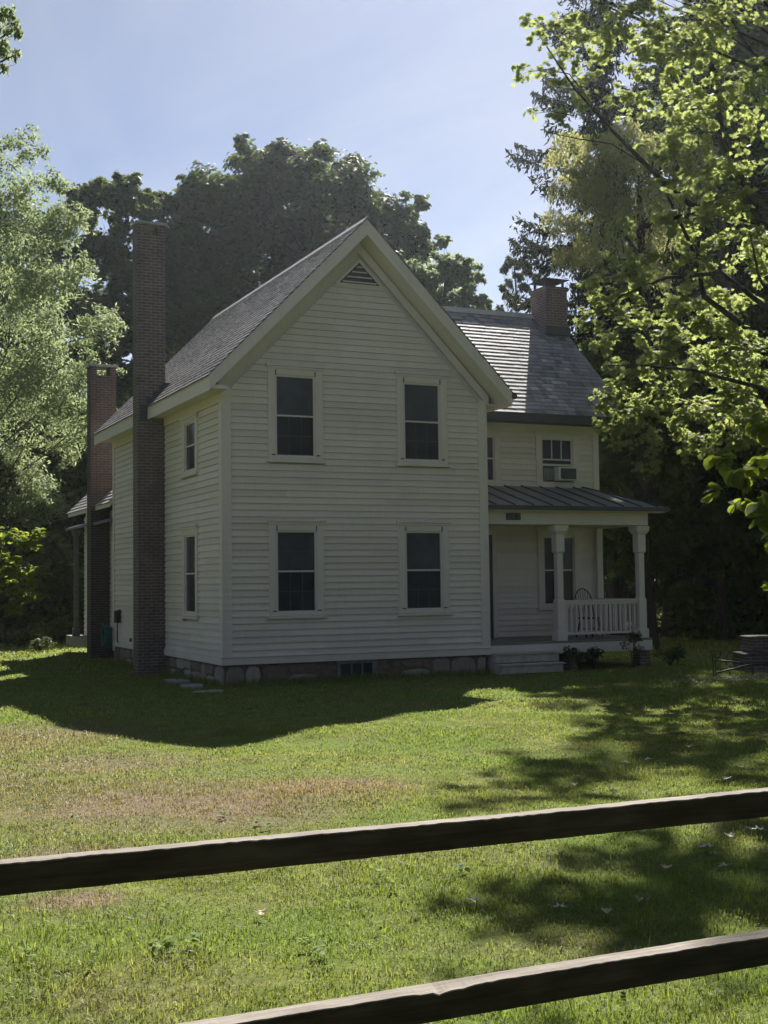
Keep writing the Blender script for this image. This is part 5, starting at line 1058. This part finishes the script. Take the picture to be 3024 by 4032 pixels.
for nm, hw, z0, z1, mt in (('base', .62, -.1, .36, 'brick'), ('ledge', .66, .3605, .41, 'oldstone'), ('upper', .46, .4105, .70, 'brick'), ('cap', .50, .7005, .75, 'oldstone')):
    m = MB()
    P8 = []
    for (a, b) in ((-1, -1), (1, -1), (1, 1), (-1, 1)): P8.append(Vector((px, py, 0)) + U * a * hw + V_ * b * hw * .8)
    if mt == 'brick':
        u = 0
        for k in range(4):
            a, b = P8[k], P8[(k + 1) % 4]; L = (b - a).length
            m.quad((a.x, a.y, z0), (b.x, b.y, z0), (b.x, b.y, z1), (a.x, a.y, z1), .5, [(u, z0), (u + L, z0), (u + L, z1), (u, z1)]); u += L
    else: m.prism([(p.x, p.y, z0) for p in P8], [(p.x, p.y, z1) for p in P8])
    o = m.build(nm, M[mt], pier)
    if mt != 'brick': bevel(o, .015)

# ------------------------------------------------------------------ summer haze: one closed box of thin air round everything
hz = MB(); hz.box(-420, -420, -1.6, 420, 520, 26.5)
hm, hnt, _, hl = new_mat('summer_haze_air'); hv = N(hnt, 'ShaderNodeVolumePrincipled'); hv.inputs['Color'].default_value = (.80, .90, 1, 1)
hv.inputs['Density'].default_value = HAZE; hv.inputs['Anisotropy'].default_value = .72
hl.new(hv.outputs[0], N(hnt, 'ShaderNodeOutputMaterial').inputs['Volume'])
ho = tag(hz.build('haze', hm), 'thin backlit summer haze filling the air', 'haze', None, 'stuff')
# ------------------------------------------------------------------ camera, sky, sun
cam = bpy.data.cameras.new('Camera'); co = bpy.data.objects.new('Camera', cam); COL.objects.link(co)
cam.sensor_fit = 'HORIZONTAL'; cam.sensor_width = 36; cam.lens = 4975.159 / 3024 * 36; cam.clip_end = 2000; cam.clip_start = .1
mw = Matrix((CR, CU, -CD)).transposed().to_4x4(); mw.translation = CAM; co.matrix_world = mw
SC.camera = co
ELEV, AZ = R(41.1), R(34.3)                     # azimuth from +Y toward +X
w = bpy.data.worlds.new('World'); SC.world = w; w.use_nodes = True; nt = w.node_tree; nt.nodes.clear()
sky = N(nt, 'ShaderNodeTexSky'); sky.sky_type = 'NISHITA'; sky.sun_disc = False; sky.sun_elevation = ELEV; sky.sun_rotation = AZ
sky.air_density = AIR; sky.dust_density = DUST; sky.ozone_density = 2.4; sky.altitude = 100
# thin high cloud veils
tcn = N(nt, 'ShaderNodeTexCoord')
sp2 = N(nt, 'ShaderNodeSeparateXYZ'); nt.links.new(tcn.outputs['Generated'], sp2.inputs[0])
zz = math_n(nt, 'ADD', math_n(nt, 'ABSOLUTE', sp2.outputs['Z']), .12)
cb = N(nt, 'ShaderNodeCombineXYZ'); nt.links.new(math_n(nt, 'DIVIDE', sp2.outputs['X'], zz), cb.inputs['X']); nt.links.new(math_n(nt, 'DIVIDE', sp2.outputs['Y'], zz), cb.inputs['Y'])
n1 = N(nt, 'ShaderNodeTexNoise'); n1.inputs['Scale'].default_value = 1.6; n1.inputs['Detail'].default_value = 7; n1.inputs['Roughness'].default_value = .55; n1.inputs['Distortion'].default_value = .7
nt.links.new(scaled(nt, cb.outputs[0], (1.0, .55, 1)), n1.inputs['Vector'])
veil = ramp(nt, n1.outputs['Fac'], [(.36, (0, 0, 0)), (.68, (1, 1, 1))])
hsv = N(nt, 'ShaderNodeHueSaturation'); hsv.inputs['Saturation'].default_value = .42; hsv.inputs['Value'].default_value = 1.12; nt.links.new(sky.outputs[0], hsv.inputs['Color'])
skc = mix(nt, math_n(nt, 'ADD', math_n(nt, 'MULTIPLY', veil, .5), .28), sky.outputs[0], hsv.outputs[0])
bg = N(nt, 'ShaderNodeBackground'); bg.inputs['Strength'].default_value = SKY
nt.links.new(skc, bg.inputs['Color'])
wo = N(nt, 'ShaderNodeOutputWorld'); nt.links.new(bg.outputs[0], wo.inputs['Surface'])
sl_ = bpy.data.lights.new('sun', 'SUN'); sl_.energy = SUN; sl_.angle = R(.53); sl_.color = (1, .95, .86)
so = bpy.data.objects.new('sun', sl_); COL.objects.link(so); so.location = (30, 40, 60)
sd = Vector((math.cos(ELEV) * math.sin(AZ), math.cos(ELEV) * math.cos(AZ), math.sin(ELEV)))
so.rotation_euler = sd.to_track_quat('Z', 'Y').to_euler()
SC.view_settings.view_transform = 'Standard'; SC.view_settings.look = 'None'; SC.view_settings.exposure = EXPOSURE; SC.view_settings.gamma = 1
SC.render.engine = 'CYCLES'
try:
    SC.cycles.use_denoising = True; SC.cycles.max_bounces = 8; SC.cycles.transmission_bounces = 6; SC.cycles.transparent_max_bounces = 4
except Exception: pass
